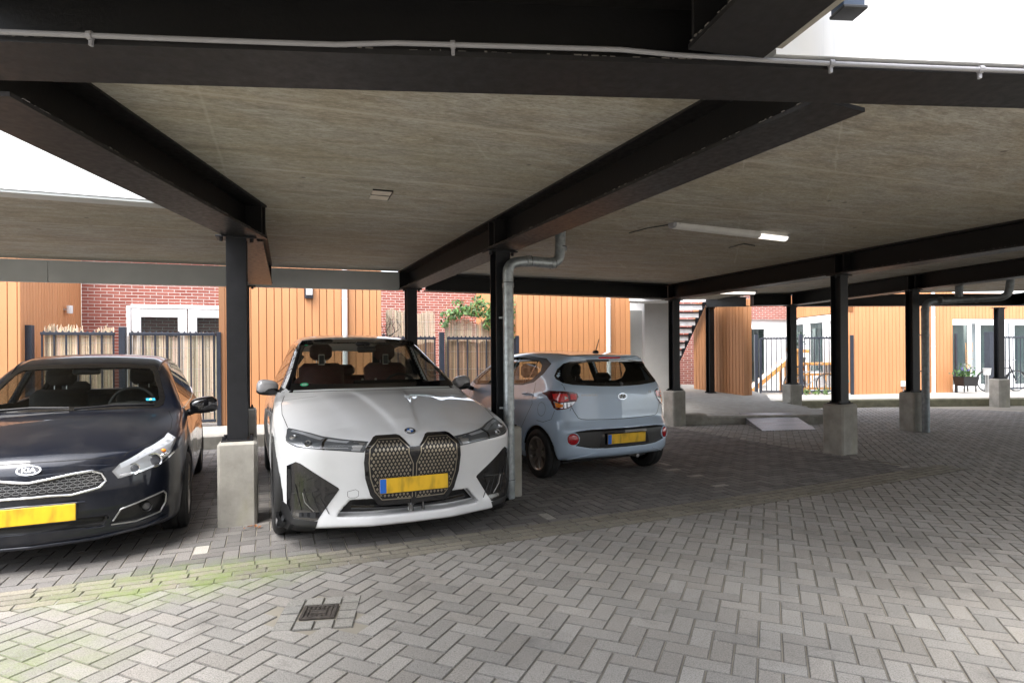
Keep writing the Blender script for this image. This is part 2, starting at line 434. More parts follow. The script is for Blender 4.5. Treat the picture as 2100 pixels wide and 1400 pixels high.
    simple('render_shade', (.46, .45, .437), .85, 0, .05, 3.0, .2)
    simple('dark_metal', (.020, .024, .036), .4, 0, .2, 10)
    simple('black_plastic', (.012, .012, .013), .38, 0, .15, 10)
    simple('gloss_black', (.006, .006, .007), .08, 0, .1, 10, 0, 1)
    simple('rubber', (.014, .014, .014), .75, 0, .25, 30, .3)
    simple('black_void', (.003, .003, .003), .8)
    simple('chrome', (.72, .73, .75), .1, 1, .03, 10)
    simple('satin', (.45, .45, .45), .3, .9, .08, 10)
    simple('rim_bronze', (.30, .27, .24), .33, .85, .1, 10)
    simple('seat_dark', (.022, .021, .021), .8, 0, .2, 20)
    simple('seat_red', (.085, .022, .016), .6, 0, .2, 20)
    simple('trim_beige', (.55, .50, .42), .6)
    simple('gold', (.47, .42, .33), .28, .85, .08, 20)
    simple('amber', (.9, .25, .02), .25)
    simple('sticker_green', (.02, .35, .16), .5); simple('sticker_blue', (.03, .38, .60), .5); simple('sticker_yellow', (.75, .72, .10), .5)
    simple('emblem_blue', (.02, .12, .42), .25, 0, .05, 10, 0, 1); simple('plate_blue', (.01, .13, .55), .4)
    simple('navy_box', (.035, .06, .11), .4, 0, .1, 6)
    simple('wood_light', (.62, .30, .09), .6, 0, .25, 9, .2)
    simple('slide_white', (.82, .82, .80), .3)
    simple('gate_green', (.10, .11, .10), .6)
    simple('soil', (.03, .02, .015), .95); simple('terracotta', (.35, .10, .05), .8)
    simple('bag', (.22, .23, .19), .45, 0, .25, 12, .4)
    simple('rust', (.068, .058, .050), .65, .3, .45, 20, .5)
    simple('stair_white', (.72, .72, .74), .6)
    simple('teal', (.02, .28, .30), .4)
    simple('joint_sand', (.13, .122, .10), .95, 0, .3, 9, .4)
    simple('crust', (.10, .092, .084), .9)
    simple('dead_leaf', (.30, .12, .04), .8, 0, .4, 30)
    paint('mirror_grey', (.30, .30, .31), 0, .4); paint('paint_white', (.69, .70, .71), 0, .4); paint('paint_blue', (.47, .585, .73), .08, .35); paint('paint_dark', (.007, .0095, .018), .3, .3); M['paint_dark'].node_tree.nodes['Principled BSDF'].inputs['Coat Weight'].default_value = .7; M['paint_dark'].node_tree.nodes['Principled BSDF'].inputs['Specular IOR Level'].default_value = .2
    glass('windscreen', (.66, .70, .68)); glass('tinted', (.50, .53, .52)); glass('clear', (.93, .94, .95)); glass('pane', (.55, .60, .60))
    glass('lens_red', (.55, .012, .015)); glass('lens_smoke', (.5, .5, .52))
    # red reflector
    n = NT('reflector_red'); v = n.new('ShaderNodeTexVoronoi'); n.link(n.coord(), v.inputs['Vector']); v.inputs['Scale'].default_value = 90
    n.set(Base_Color=n.mix(v.outputs['Distance'], (.62, .012, .022), (.22, .004, .008)), Roughness=.15); n.b.inputs['Coat Weight'].default_value = 1; M['reflector_red'] = n.m
    simple('lamp_red', (.68, .02, .02), .2, 0, .2, 40, 0, 1); simple('deep_red', (.10, .004, .006), .15, 0, .1, 10, 0, 1)
    # number plates: the characters are blurred beyond reading in the photograph
    n = NT('plate'); f = n.noise(n.mapping(n.coord(), (1, 1, .35)), 17, 2, .4)
    n.set(Base_Color=n.ramp(f, [(.34, (.44, .27, .012)), (.52, (.74, .44, .012)), (.8, (.78, .48, .014))]), Roughness=.45); M['plate'] = n.m
    # lit tube
    n = NT('tube_lit'); n.set(Base_Color=(.9, .9, .9)); n.b.inputs['Emission Color'].default_value = (1, .93, .84, 1); n.b.inputs['Emission Strength'].default_value = .3; M['tube_lit'] = n.m
    simple('diffuser', (.58, .57, .55), .35, 0, .1, 6); simple('lamp_grey', (.50, .51, .53), .28, .35, .1, 12); simple('light_guide', (.62, .64, .68), .3, 0, .05, 12); simple('lamp_housing', (.10, .107, .115), .3, .2, .1, 12)
    simple('curtain', (.52, .56, .57), .7, 0, .06, 4)
    # cladding
    n = NT('cladding'); f = n.noise(n.mapping(n.coord(), (1, 1, .08)), 7, 5, .6); a = n.new('ShaderNodeAttribute', attribute_name='Col')
    c = n.ramp(f, [(.3, (.47, .214, .090)), (.7, (.535, .25, .110))])
    c = n.mix(.5, c, a.outputs['Color'], 'MULTIPLY'); n.set(Base_Color=c, Roughness=.55); M['cladding'] = n.m
    simple('groove', (.20, .075, .02), .8)
    # brickwork
    n = NT('brick'); b = n.new('ShaderNodeTexBrick'); n.link(n.mapping(n.coord(), (1, 1, 1), (R(90), 0, 0)), b.inputs['Vector'])
    b.inputs['Color1'].default_value = (.235, .062, .045, 1); b.inputs['Color2'].default_value = (.34, .105, .075, 1); b.inputs['Mortar'].default_value = (.52, .47, .43, 1)
    b.inputs['Scale'].default_value = 1; b.inputs['Mortar Size'].default_value = .0065; b.inputs['Brick Width'].default_value = .222; b.inputs['Row Height'].default_value = .0655
    b.inputs['Bias'].default_value = -.1
    nz = n.noise(n.coord(), 30, 4); n.set(Base_Color=n.mix(n.ramp(nz, [(.3, .0), (.8, .4)]), b.outputs['Color'], (.16, .05, .04)), Roughness=.85)
    n.bump(n.math('SUBTRACT', 1.0, b.outputs['Fac']), .6, .006); M['brick'] = n.m
    # things coloured per piece (pavers, reeds, leaves)
    def percol(name, rough, grain, amt, moss=False, bump=.35):
        n = NT(name); a = n.new('ShaderNodeAttribute', attribute_name='Col')
        g = n.noise(n.coord(), grain, 4, .7); c = n.mix(n.ramp(g, [(.38, amt), (.54, 0.0)]), a.outputs['Color'], (.40, .39, .38), 'MULTIPLY')
        sp = n.ramp(n.noise(n.coord(), grain*.6, 2), [(.66, 0.0), (.72, .6)]); c = n.mix(sp, c, (.06, .055, .05)); c = n.mix(n.ramp(n.noise(n.mapping(n.coord(), (1, 1, 1), (0, 0, 0), (3.3, 1.7, 0)), grain*.8, 2), [(.66, 0.0), (.74, .5)]), c, (.60, .58, .55))
        sta = n.noise(n.world(), 2.7, 7, .72, .4); c = n.mix(n.ramp(sta, [(.56, 0.0), (.72, .55)]), c, (.085, .08, .075)); big = n.noise(n.world(), .9, 4); c = n.mix(n.ramp(big, [(.38, .35), (.62, 0.0)]), c, (.62, .60, .57), 'MULTIPLY')
        if moss:
            # algae on the damp corner beside the dark car
            k = None
            for (cx_, cy_), sc_, rad, wt in (((-2.05, 3.78), .46, .44, 1.0), ((-2.35, 2.75), .8, .5, .45)):
                u_ = cx_*math.cos(R(22)) + cy_*math.sin(R(22)); v_ = -cx_*math.sin(R(22)) + cy_*math.cos(R(22))
                q = n.mapping(n.mapping(n.world(), (1, 1, 1), (0, 0, R(-22))), (sc_, 1, 1), (0, 0, 0), (-u_*sc_, -v_, 0))
                m = n.new('ShaderNodeVectorMath', operation='LENGTH'); n.link(q, m.inputs[0])
                kk = n.math('MULTIPLY', n.math('SUBTRACT', 1.0, n.math('DIVIDE', m.outputs['Value'], rad), True), wt)
                k = kk if k is None else n.math('MAXIMUM', k, kk)
            k = n.math('MULTIPLY', n.math('POWER', k, .7), n.ramp(n.noise(n.world(), 5.5, 8, .78), [(.40, .05), (.60, 1.0)]), True)
            c = n.mix(n.math('MULTIPLY', k, .85), c, (.165, .225, .055))
        n.set(Base_Color=c, Roughness=rough)
        if bump: n.bump(g, bump, .003)
        M[name] = n.m
    percol('paver', .88, 150, .75, True); percol('paver_strip', .9, 150, .6, True); percol('reed', .8, 60, .2, bump=0); percol('leaf', .5, 30, .1, bump=0)
    # checker plate
    n = NT('checker'); v = n.new('ShaderNodeTexVoronoi', distance='CHEBYCHEV'); n.link(n.mapping(n.coord(), (1, 1, 1), (0, 0, R(45))), v.inputs['Vector']); v.inputs['Scale'].default_value = 26; v.inputs['Randomness'].default_value = 0
    h = n.ramp(v.outputs['Distance'], [(.2, 1.0), (.36, 0.0)])
    n.set(Base_Color=n.mix(h, (.17, .16, .16), (.33, .31, .31)), Roughness=.42, Metallic=.6); n.bump(h, .8, .004); M['checker'] = n.m
    # facade render with rain streaks under the box
    n = NT('ground'); f = n.noise(n.coord(), 1.5, 6)
    n.set(Base_Color=n.ramp(f, [(.3, (.20, .183, .15)), (.7, (.33, .30, .245))]), Roughness=.95); M['ground'] = n.m
build_materials()

# ---------------------------------------------------------------- mesh collecting
class MB:
    def __init__(s): s.v = []; s.f = []; s.c = []
    def add(s, v, f, col=None):
        o = len(s.v); s.v += [tuple(p) for p in v]; s.f += [tuple(i + o for i in q) for q in f]
        s.c += [col]*len(f); return s
    def box(s, c, d, ch=0.0, rz=0.0, col=None, M4=None):
        """box of size d centred on c, chamfered by ch, turned by rz"""
        hx, hy, hz = d[0]/2, d[1]/2, d[2]/2; k = min(ch, hx*.98, hy*.98, hz*.98)
        V = []; F = []
        if k <= 0:
            V = [(x, y, z) for x in (-hx, hx) for y in (-hy, hy) for z in (-hz, hz)]
            F = [(0, 1, 3, 2), (4, 6, 7, 5), (0, 4, 5, 1), (2, 3, 7, 6), (0, 2, 6, 4), (1, 5, 7, 3)]
        else:
            ix = {}
            for sx in (-1, 1):
                for sy in (-1, 1):
                    for sz in (-1, 1):
                        for a in range(3):
                            p = [sx*(hx - k), sy*(hy - k), sz*(hz - k)]; p[a] = (sx*hx, sy*hy, sz*hz)[a]
                            ix[(sx, sy, sz, a)] = len(V); V.append(tuple(p))
            S = (-1, 1)
            for a in range(3):
                b, c2 = (a+1) % 3, (a+2) % 3
                for sg in S:
                    q = []
                    for sb, sc in ((-1, -1), (1, -1), (1, 1), (-1, 1)):
                        t = [0, 0, 0]; t[a] = sg; t[b] = sb; t[c2] = sc; q.append(ix[(*t, a)])
                    F.append(tuple(q if sg > 0 else q[::-1]))
            for a in range(3):
                b, c2 = (a+1) % 3, (a+2) % 3
                for sb in S:
                    for sc in S:
                        t0 = [0, 0, 0]; t0[a] = -1; t0[b] = sb; t0[c2] = sc; t1 = list(t0); t1[a] = 1
                        q = (ix[(*t0, b)], ix[(*t1, b)], ix[(*t1, c2)], ix[(*t0, c2)])
                        F.append(q if sb*sc > 0 else q[::-1])
            for sx in S:
                for sy in S:
                    for sz in S:
                        q = tuple(ix[(sx, sy, sz, a)] for a in range(3)); F.append(q if sx*sy*sz > 0 else q[::-1])
        cr, sr = math.cos(rz), math.sin(rz)
        if M4 is not None: P = [tuple(M4 @ Vector(p)) for p in V]
        else: P = [(c[0] + x*cr - y*sr, c[1] + x*sr + y*cr, c[2] + z) for x, y, z in V]
        return s.add(P, F, col)
    def tube(s, pts, r, n=10, cap=True, col=None):
        """tube through pts; r a number or one per point"""
        pts = [Vector(p) for p in pts]; rs = r if isinstance(r, (list, tuple)) else [r]*len(pts)
        V = []; F = []; up = None
        for i, p in enumerate(pts):
            d = (pts[min(i+1, len(pts)-1)] - pts[max(i-1, 0)]).normalized()
            if up is None: up = Vector((0, 0, 1)) if abs(d.z) < .9 else Vector((1, 0, 0))
            a = d.cross(up).normalized(); up = a.cross(d).normalized()
            for k in range(n):
                t = 2*math.pi*k/n; V.append(p + (a*math.cos(t) + up*math.sin(t))*rs[i])
        for i in range(len(pts) - 1):
            for k in range(n):
                F.append((i*n + k, i*n + (k+1) % n, (i+1)*n + (k+1) % n, (i+1)*n + k))
        if cap: F.append(tuple(range(n))[::-1]); F.append(tuple(range((len(pts)-1)*n, len(pts)*n)))
        return s.add(V, F, col)
    def lathe(s, prof, c, axis='z', n=32, col=None):
        """profile of (radius, height) turned about an axis through c"""
        V = []; F = []; m = len(prof)
        for k in range(n):
            t = 2*math.pi*k/n
            for r, h in prof:
                a, b = r*math.cos(t), r*math.sin(t)
                V.append({'z': (c[0]+a, c[1]+b, c[2]+h), 'x': (c[0]+h, c[1]+a, c[2]+b), 'y': (c[0]+b, c[1]+h, c[2]+a)}[axis])
        for k in range(n):
            for i in range(m - 1):
                F.append((k*m + i, ((k+1) % n)*m + i, ((k+1) % n)*m + i + 1, k*m + i + 1))
        return s.add(V, F, col)
    def prism(s, poly, z0, z1, col=None):
        """vertical prism over a plan polygon; z0, z1 may be functions of (x, y)"""
        n = len(poly); g = lambda z, p: z(*p) if callable(z) else z
        V = [(p[0], p[1], g(z0, p)) for p in poly] + [(p[0], p[1], g(z1, p)) for p in poly]
        F = [tuple(range(n))[::-1], tuple(range(n, 2*n))] + [(i, (i+1) % n, n + (i+1) % n, n + i) for i in range(n)]
        return s.add(V, F, col)
    def extrude(s, sec, p0, p1, col=None):
        """profile of (across, up) swept along the straight line p0-p1"""
        p0, p1 = Vector(p0), Vector(p1); d = (p1 - p0).normalized(); a = Vector((d.y, -d.x, 0)).normalized(); n = len(sec)
        V = [p + a*u + Vector((0, 0, w)) for p in (p0, p1) for u, w in sec]
        F = [tuple(range(n)), tuple(range(n, 2*n))[::-1]] + [(i, n + i, n + (i+1) % n, (i+1) % n) for i in range(n)]
        return s.add(V, F, col)
    def ellipsoid(s, c, r, n=16, m=10, e=1.0, col=None):
        V = []; F = []
        pw = lambda q: math.copysign(abs(q)**e, q)
        for i in range(m + 1):
            t = math.pi*i/m
            for k in range(n):
                a = 2*math.pi*k/n
                V.append((c[0] + r[0]*pw(math.sin(t))*pw(math.cos(a)), c[1] + r[1]*pw(math.sin(t))*pw(math.sin(a)), c[2] + r[2]*pw(math.cos(t))))
        for i in range(m):
            for k in range(n): F.append((i*n + k, (i+1)*n + k, (i+1)*n + (k+1) % n, i*n + (k+1) % n))
        return s.add(V, F, col)
    def build(s, name, mat, parent=None, smooth=False, angle=40):
        return mesh_obj(name, s.v, s.f, mat, parent, smooth, s.c if any(c is not None for c in s.c) else None, angle)

def mesh_obj(name, v, f, mat, parent=None, smooth=False, cols=None, angle=40, normals=None, fix=True):
    me = bpy.data.meshes.new(name)
    me.from_pydata([tuple(p) for p in v], [], [tuple(int(i) for i in q) for q in f])
    me.materials.append(M[mat] if isinstance(mat, str) else mat)
    if cols is not None:
        at = me.attributes.new('Col', 'FLOAT_COLOR', 'FACE')
        buf = np.ones((len(me.polygons), 4), np.float32); buf[:, :3] = np.array([c if c is not None else (1, 1, 1) for c in cols])[:, :3]
        at.data.foreach_set('color', buf.ravel())
    if fix and normals is None:
        bm = bmesh.new(); bm.from_mesh(me)
        bmesh.ops.recalc_face_normals(bm, faces=bm.faces[:]); bm.to_mesh(me); bm.free()
    if smooth:
        me.polygons.foreach_set('use_smooth', [True]*len(me.polygons))
        if angle and normals is None: me.set_sharp_from_angle(angle=R(angle))
    me.update()
    if normals is not None: me.normals_split_custom_set_from_vertices([tuple(q) for q in normals])
    o = bpy.data.objects.new(name, me); COL.objects.link(o)
    if parent is not None: o.parent = parent
    return o

def tag(o, label, cat, group=None):
    o['label'] = label; o['category'] = cat
    if group: o['group'] = group
    return o
def struct(o, kind='structure'): o['kind'] = kind; return o
def empty(name, loc, rz, label, cat, group=None):
    o = bpy.data.objects.new(name, None); COL.objects.link(o); o.location = loc; o.rotation_euler = (0, 0, rz); o.empty_display_size = .2
    return tag(o, label, cat, group)
def copy_thing(src, loc, rz, label, group=None):
    c = src.copy(); COL.objects.link(c); c.location = loc; c.rotation_euler = (0, 0, rz); c['label'] = label
    if group: c['group'] = group
    for ch in list(src.children):
        d = ch.copy(); COL.objects.link(d); d.parent = c
        for g in list(ch.children):
            e = g.copy(); COL.objects.link(e); e.parent = d
    return c
def text_mesh(txt, size, depth, spacing=1.0, bold=.0):
    cu = bpy.data.curves.new('lettering', 'FONT'); cu.body = txt; cu.size = size; cu.extrude = depth; cu.align_x = 'CENTER'; cu.align_y = 'CENTER'; cu.space_character = spacing; cu.offset = bold
    ob = bpy.data.objects.new('lettering', cu); COL.objects.link(ob)
    dg = bpy.context.evaluated_depsgraph_get(); dg.update()
    me = bpy.data.meshes.new_from_object(ob.evaluated_get(dg))
    v = [tuple(p.co) for p in me.vertices]; f = [tuple(p.vertices) for p in me.polygons]
    bpy.data.objects.remove(ob); bpy.data.curves.remove(cu); bpy.data.meshes.remove(me)
    return v, f
# ================================================================ GROUND
def Yup(X): return 4.90 + .445*X + .0085*X*X          # upper edge of the gutter strip
SW = .345                                             # its width
def slope(X): return math.atan(.445 + .017*X)

g = MB().add([(-90, -60, -.0065), (90, -60, -.0065), (90, 90, -.0065), (-90, 90, -.0065)], [(0, 1, 2, 3)])
struct(g.build('ground', 'ground'))

def paver(mb, x, y, ang, L, W, z, col, ch=.0045, tilt=True):
    """one paving brick: a bevelled top and its sides"""
    c, s = math.cos(ang), math.sin(ang); hx, hy = L/2 - rnd.uniform(.0022, .0036), W/2 - rnd.uniform(.0022, .0036); ang += rnd.uniform(-.006, .006)
    dz = rnd.uniform(-.0012, .0012); tx, ty = (rnd.uniform(-.006, .006), rnd.uniform(-.010, .010)) if tilt else (0, 0)
    V = []
    for k, zz in ((0, -.022), (0, -.004), (ch, 0)):
        for sx, sy in ((-1, -1), (1, -1), (1, 1), (-1, 1)):
            a, b = sx*(hx - k), sy*(hy - k)
            V.append((x + a*c - b*s, y + a*s + b*c, z + dz + zz + a*tx + b*ty))
    F = [(8, 9, 10, 11)] + [(i + o, (i+1) % 4 + o, (i+1) % 4 + 4 + o, i + 4 + o) for o in (0, 4) for i in range(4)]
    dk = tuple(q*.55 for q in col)
    mb.add(V, F[:1], col); o = len(mb.v) - 12; mb.f += [tuple(i + o for i in q) for q in F[1:]]; mb.c += [dk]*(len(F) - 1)

def shade(c, a): k = 1 + rnd.uniform(-a, a); h = rnd.uniform(-.012, .012); return (c[0]*(k + h), c[1]*k, c[2]*(k - h))
def herring(mb, org, ang, bw, x0, x1, y0, y1, inside, colour):
    c, s = math.cos(ang), math.sin(ang)
    ux = [((x - org[0])*c + (y - org[1])*s, -(x - org[0])*s + (y - org[1])*c) for x in (x0, x1) for y in (y0, y1)]
    i0, i1 = int(min(u for u, v in ux)/bw) - 2, int(max(u for u, v in ux)/bw) + 2
    j0, j1 = int(min(v for u, v in ux)/bw) - 2, int(max(v for u, v in ux)/bw) + 2
    for i in range(i0, i1):
        for j in range(j0, j1):
            k = (i - j) % 4
            if k == 0: u, v, a = i + 1, j + .5, 0
            elif k == 3: u, v, a = i + .5, j + 1, R(90)
            else: continue
            u *= bw; v *= bw; x = org[0] + u*c - v*s; y = org[1] + u*s + v*c
            if x0 <= x <= x1 and y0 <= y <= y1 and inside(x, y):
                paver(mb, x, y, ang + a, 2*bw, bw, 0, colour(x, y))
BW = .105
DR = (-1.078, 3.29)                                   # the gully in the paving
def in_frame(x, y, h=.215):
    c, s = math.cos(R(8)), math.sin(R(8)); u = (x - DR[0])*c + (y - DR[1])*s; v = -(x - DR[0])*s + (y - DR[1])*c
    return abs(u) < h and abs(v) < h
def in_drive(x, y):
    if in_frame(x, y): return False
    if math.hypot(x, y) > 19 or abs(x) > y*1.05 + 1.2: return False
    if y < Yup(x) - SW*.55: return True
    return x > 4.95 + (7.35 - y)*.42 + .02 and y < 15.8
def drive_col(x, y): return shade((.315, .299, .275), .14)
mb = MB(); herring(mb, (0, 2), R(66.5), BW, -5, 15, 1.75, 16, in_drive, drive_col)
struct(mb.build('driveway_paving', 'paver'))

def bay_limit(x): return 11.15 + .40*(x + .2)          # towards the raised walkway
MARKS = [(-2.21, 4.37), (.31, 5.21), (2.34, 6.43), (2.19, 6.88), (2.04, 7.33), (1.94, 7.78), (1.78, 8.2), (4.95, 7.40)]
taken = set()
def in_bay(x, y):
    return y > Yup(x) - SW*.45 and y < bay_limit(x) and x < 4.95 + (7.35 - y)*.42 + .02 and x > -9.5
def bay_col(x, y):
    for k, (a, b) in enumerate(MARKS):
        if k not in taken and math.hypot(x - a, y - b) < .10:
            taken.add(k); return (.43, .41, .37)
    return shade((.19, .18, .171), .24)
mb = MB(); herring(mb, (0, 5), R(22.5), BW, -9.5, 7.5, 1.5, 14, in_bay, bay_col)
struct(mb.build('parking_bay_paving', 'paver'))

mb = MB()
for r in range(4):
    x = -6.5 + rnd.random()*.2
    while x < 5.35:
        a = slope(x); off = SW*(1 - (r + .5)/4); cx, cy = x + off*math.sin(a), Yup(x) - off/math.cos(a) + off*math.sin(a)*math.tan(a)
        paver(mb, cx, cy, a, .205, SW/4, .004, shade((.25, .23, .185), .14))
        x += .205*math.cos(a)
struct(mb.build('gutter_strip_paving', 'paver_strip'))
# blocks round the gully
mb = MB(); ang = R(8)
for i in range(-2, 2):
    for j in range(-2, 2):
        if i in (-1, 0) and j in (-1, 0): continue
        u, v = (i + .5)*.104, (j + .5)*.104
        paver(mb, DR[0] + u*math.cos(ang) - v*math.sin(ang), DR[1] + u*math.sin(ang) + v*math.cos(ang), ang, .104, .104, .003, shade((.30, .29, .265), .08))
struct(mb.build('gully_surround_paving', 'paver'))
e = empty('drain_grate', (DR[0], DR[1], .001), ang, 'small square cast iron drain grate set in the paving', 'drain'); e.scale = (.98, .9, 1)
mb = MB()
for sx in (-1, 1): mb.box((sx*.085, 0, .002), (.02, .19, .012), .002); mb.box((0, sx*.085, .002), (.149, .02, .012), .002)
mb.build('frame', 'rust', e)
mb = MB().box((0, 0, -.012), (.15, .15, .01))
mb.build('pit', 'black_void', e)
mb = MB()
for i in range(6):
    for j in range(4):
        if (i in (1, 2, 3, 4)) and j in (1, 2): continue
        mb.box((-.0625 + i*.025, -.056 + j*.0375, .003), (.015, .027, .008), .002)
mb.box((0, .012, .004), (.085, .016, .01), .002); mb.box((0, -.016, .004), (.085, .016, .01), .002); mb.box((0, 0, -.003), (.15, .15, .004))
mb.build('grille', 'rust', e)

# ---- raised walkways and kerbs
K = Vector((.93, .368, 0)).normalized()                # the kerb and the house fronts run this way
def kerbpt(t, off=0, z=0): return (-4.87 + K.x*t - K.y*off, 9.39 + K.y*t + K.x*off, z)
mb = MB().prism([kerbpt(-9, .0), kerbpt(8.2, .0), kerbpt(9.0, 5.5), kerbpt(-9, 5.5)], -.05, .195)
struct(mb.build('walkway', 'walkway'))
e = empty('kerb', kerbpt(-8), 0, 'long low concrete kerb along the walkway behind the parked cars', 'kerb')
mb = MB()
for i in range(16):
    a, b = kerbpt(-8 + i*1.0, -.075), kerbpt(-8 + i*1.0 + .993, -.075)
    mb.extrude([(-.072, -.02), (.072, -.02), (.072, .19), (.06, .2), (-.06, .2), (-.072, .19)], [p - q for p, q in zip(a, e.location)], [p - q for p, q in zip(b, e.location)])
mb.build('kerb_stone', 'kerbstone', e)
def pz(x, y): return .16 + max(0, y - 12.6)*.08         # the platform climbs to the back
PLAT = [(3.3, 12.25), (6.42, 12.36), (6.79, 13.0), (6.30, 14.5), (6.2, 18), (2.4, 18), (2.4, 13.2)]
mb = MB().prism([PLAT[0], PLAT[1], PLAT[2], PLAT[3], (6.6, 15.4), (6.2, 20), (1.8, 20), (2.5, 12.6)], -.05, pz)
struct(mb.build('raised_platform', 'walkway'))
def kerbline(name, label, pts, mat, h=.16, w=.14, step=1.0, group=None):
    e = empty(name, (*pts[0][:2], 0), 0, label, 'kerb', group); mb = MB()
    sec = lambda z: [(-w/2, -.03), (w/2, -.03), (w/2, z - .03), (w/2 - .03, z), (-w/2 + .008, z), (-w/2, z - .008)]
    for a, b in zip(pts, pts[1:]):
        L = math.dist(a[:2], b[:2]); n = max(1, round(L/step))
        for i in range(n):
            p = [a[k] + (b[k] - a[k])*i/n for k in (0, 1)]; q = [a[k] + (b[k] - a[k])*((i+1)/n - .006/L) for k in (0, 1)]
            zz = h(p[0], p[1]) if callable(h) else h
            mb.extrude(sec(zz + .006), (p[0] - e.location.x, p[1] - e.location.y, 0), (q[0] - e.location.x, q[1] - e.location.y, 0))
    mb.build('kerb_stone', mat, e, True, 30); return e
kerbline('kerb', 'pale kerb along the front of the raised platform beside the metal ramp', [(3.95, 12.2, 0), (6.44, 12.30, 0)], 'kerbstone', .165, .16)
kerbline('kerb', 'slim kerb edging the right side of the raised platform', [(6.47, 12.32, 0), (6.84, 13.0, 0), (6.36, 14.5, 0)], 'kerbstone', lambda x, y: pz(x, y) + .01, .1, .5)
e = empty('kerb', (3.62, 12.08, 0), R(4), 'rounded bull nosed kerb stone at the left end of the platform', 'kerb')
sec = [(.0, -.02), (.30, -.02), (.30, .215)] + [(.12 - .12*math.sin(t), .095 + .12*math.cos(t)) for t in [i*math.pi/16 for i in range(9)]]
v = []; n = len(sec)
mb = MB()
V = [(x, u, w) for x in (-.42, .36) for u, w in sec] ; F = [tuple(range(n)), tuple(range(n, 2*n))[::-1]] + [(i, n+i, n+(i+1) % n, (i+1) % n) for i in range(n)]
mb.add(V, F).build('kerb_stone', 'kerbstone', e, True, 30)
# right hand walkway
mb = MB().prism([(6.62, 15.75), (9.9, 16.1), (22, 16.35), (22, 26), (6.0, 26), (6.25, 17.2)], -.05, .2)
struct(mb.build('side_walkway', 'walkway'))
kerbline('kerb', 'mossy dark concrete kerb along the far walkway at the right', [(6.7, 15.62, 0), (9.9, 15.99, 0), (20, 16.2, 0)], 'kerb_green', .2, .14, 1.0)
# metal access ramp
e = empty('access_ramp', (5.25, 11.9, 0), 0, 'aluminium checker plate ramp leading up onto the raised platform', 'ramp')
q = [(4.63, 11.0, .012), (5.70, 11.16, .012), (5.9, 12.6, .185), (4.84, 12.68, .185)]
loc = e.location; t = .008
V = [(x - loc.x, y - loc.y, z + k) for k in (0, -t) for x, y, z in q]
MB().add(V, [(0, 1, 2, 3), (7, 6, 5, 4)] + [(i, i + 4, (i+1) % 4 + 4, (i+1) % 4) for i in range(4)]).build('plate', 'checker', e)
V = []
for a, b in ((0, 3), (1, 2)):
    p, r_ = q[a], q[b]; V = [(p[0]-loc.x, p[1]-loc.y, p[2]-.009), (r_[0]-loc.x, r_[1]-loc.y, r_[2]-.009), (r_[0]-loc.x, r_[1]-loc.y, 0), (r_[0]-loc.x+.01, r_[1]-loc.y, r_[2]-.009), (r_[0]-loc.x+.01, r_[1]-loc.y, 0), (p[0]-loc.x+.01, p[1]-loc.y, p[2]-.009)]
    MB().add(V, [(0, 1, 2), (5, 4, 3), (0, 5, 3, 1), (1, 3, 4, 2), (0, 2, 4, 5)]).build('side_cheek', 'checker', e)
e = empty('manhole_cover', (*onz(1435, 820, pz(4.4, 13.6))[:2], pz(4.4, 13.7) + .003), R(10), 'flat rusty cover plate let into the raised platform', 'cover')
MB().box((0, 0, 0), (.75, .42, .008), .002).build('plate', 'rust', e).rotation_euler.x = math.atan(.08)

# ================================================================ PARKING DECK
def zc(x, y): return 2.777 + .012*((x + .1)*.912 + (y - 6.1)*.41)   # underside of the deck
def deck(name, label, poly, th=.26):
    mb = MB().prism(poly, zc, lambda x, y: zc(x, y) + th)
    return tag(mb.build(name, 'soffit'), label, 'concrete slab')
fa = lambda t: (-1.80 - .928*t, 9.42 - .372*t)          # along the back edge on the left, t metres left of the corner
deck('deck_slab', 'streaked concrete deck slab over the white electric car and the light blue hatchback',
     [(-2.22, 2.4), (7.2, 3.1), (14, 4.0), (19, 5), (19, 14.95), (6.9, 14.62), (5.8, 14.6), (5.55, 15.6), (3.0, 15.4), (2.95, 12.0), (-1.42, 9.62), fa(0), fa(2.35), (-2.4, 5.2)])
deck('deck_slab', 'streaked concrete deck slab over the dark parked car at the left', [(-9, 2.85), (-4.06, 4.72), (-2.9, 5.16), (-2.44, 5.24), fa(2.39), fa(9)])
deck('deck_slab', 'concrete deck slab overhead at the near side of the front beam', [(-2.3, -.6), (1.22, -.6), (.83, 2.2), (-2.0, 1.95)])

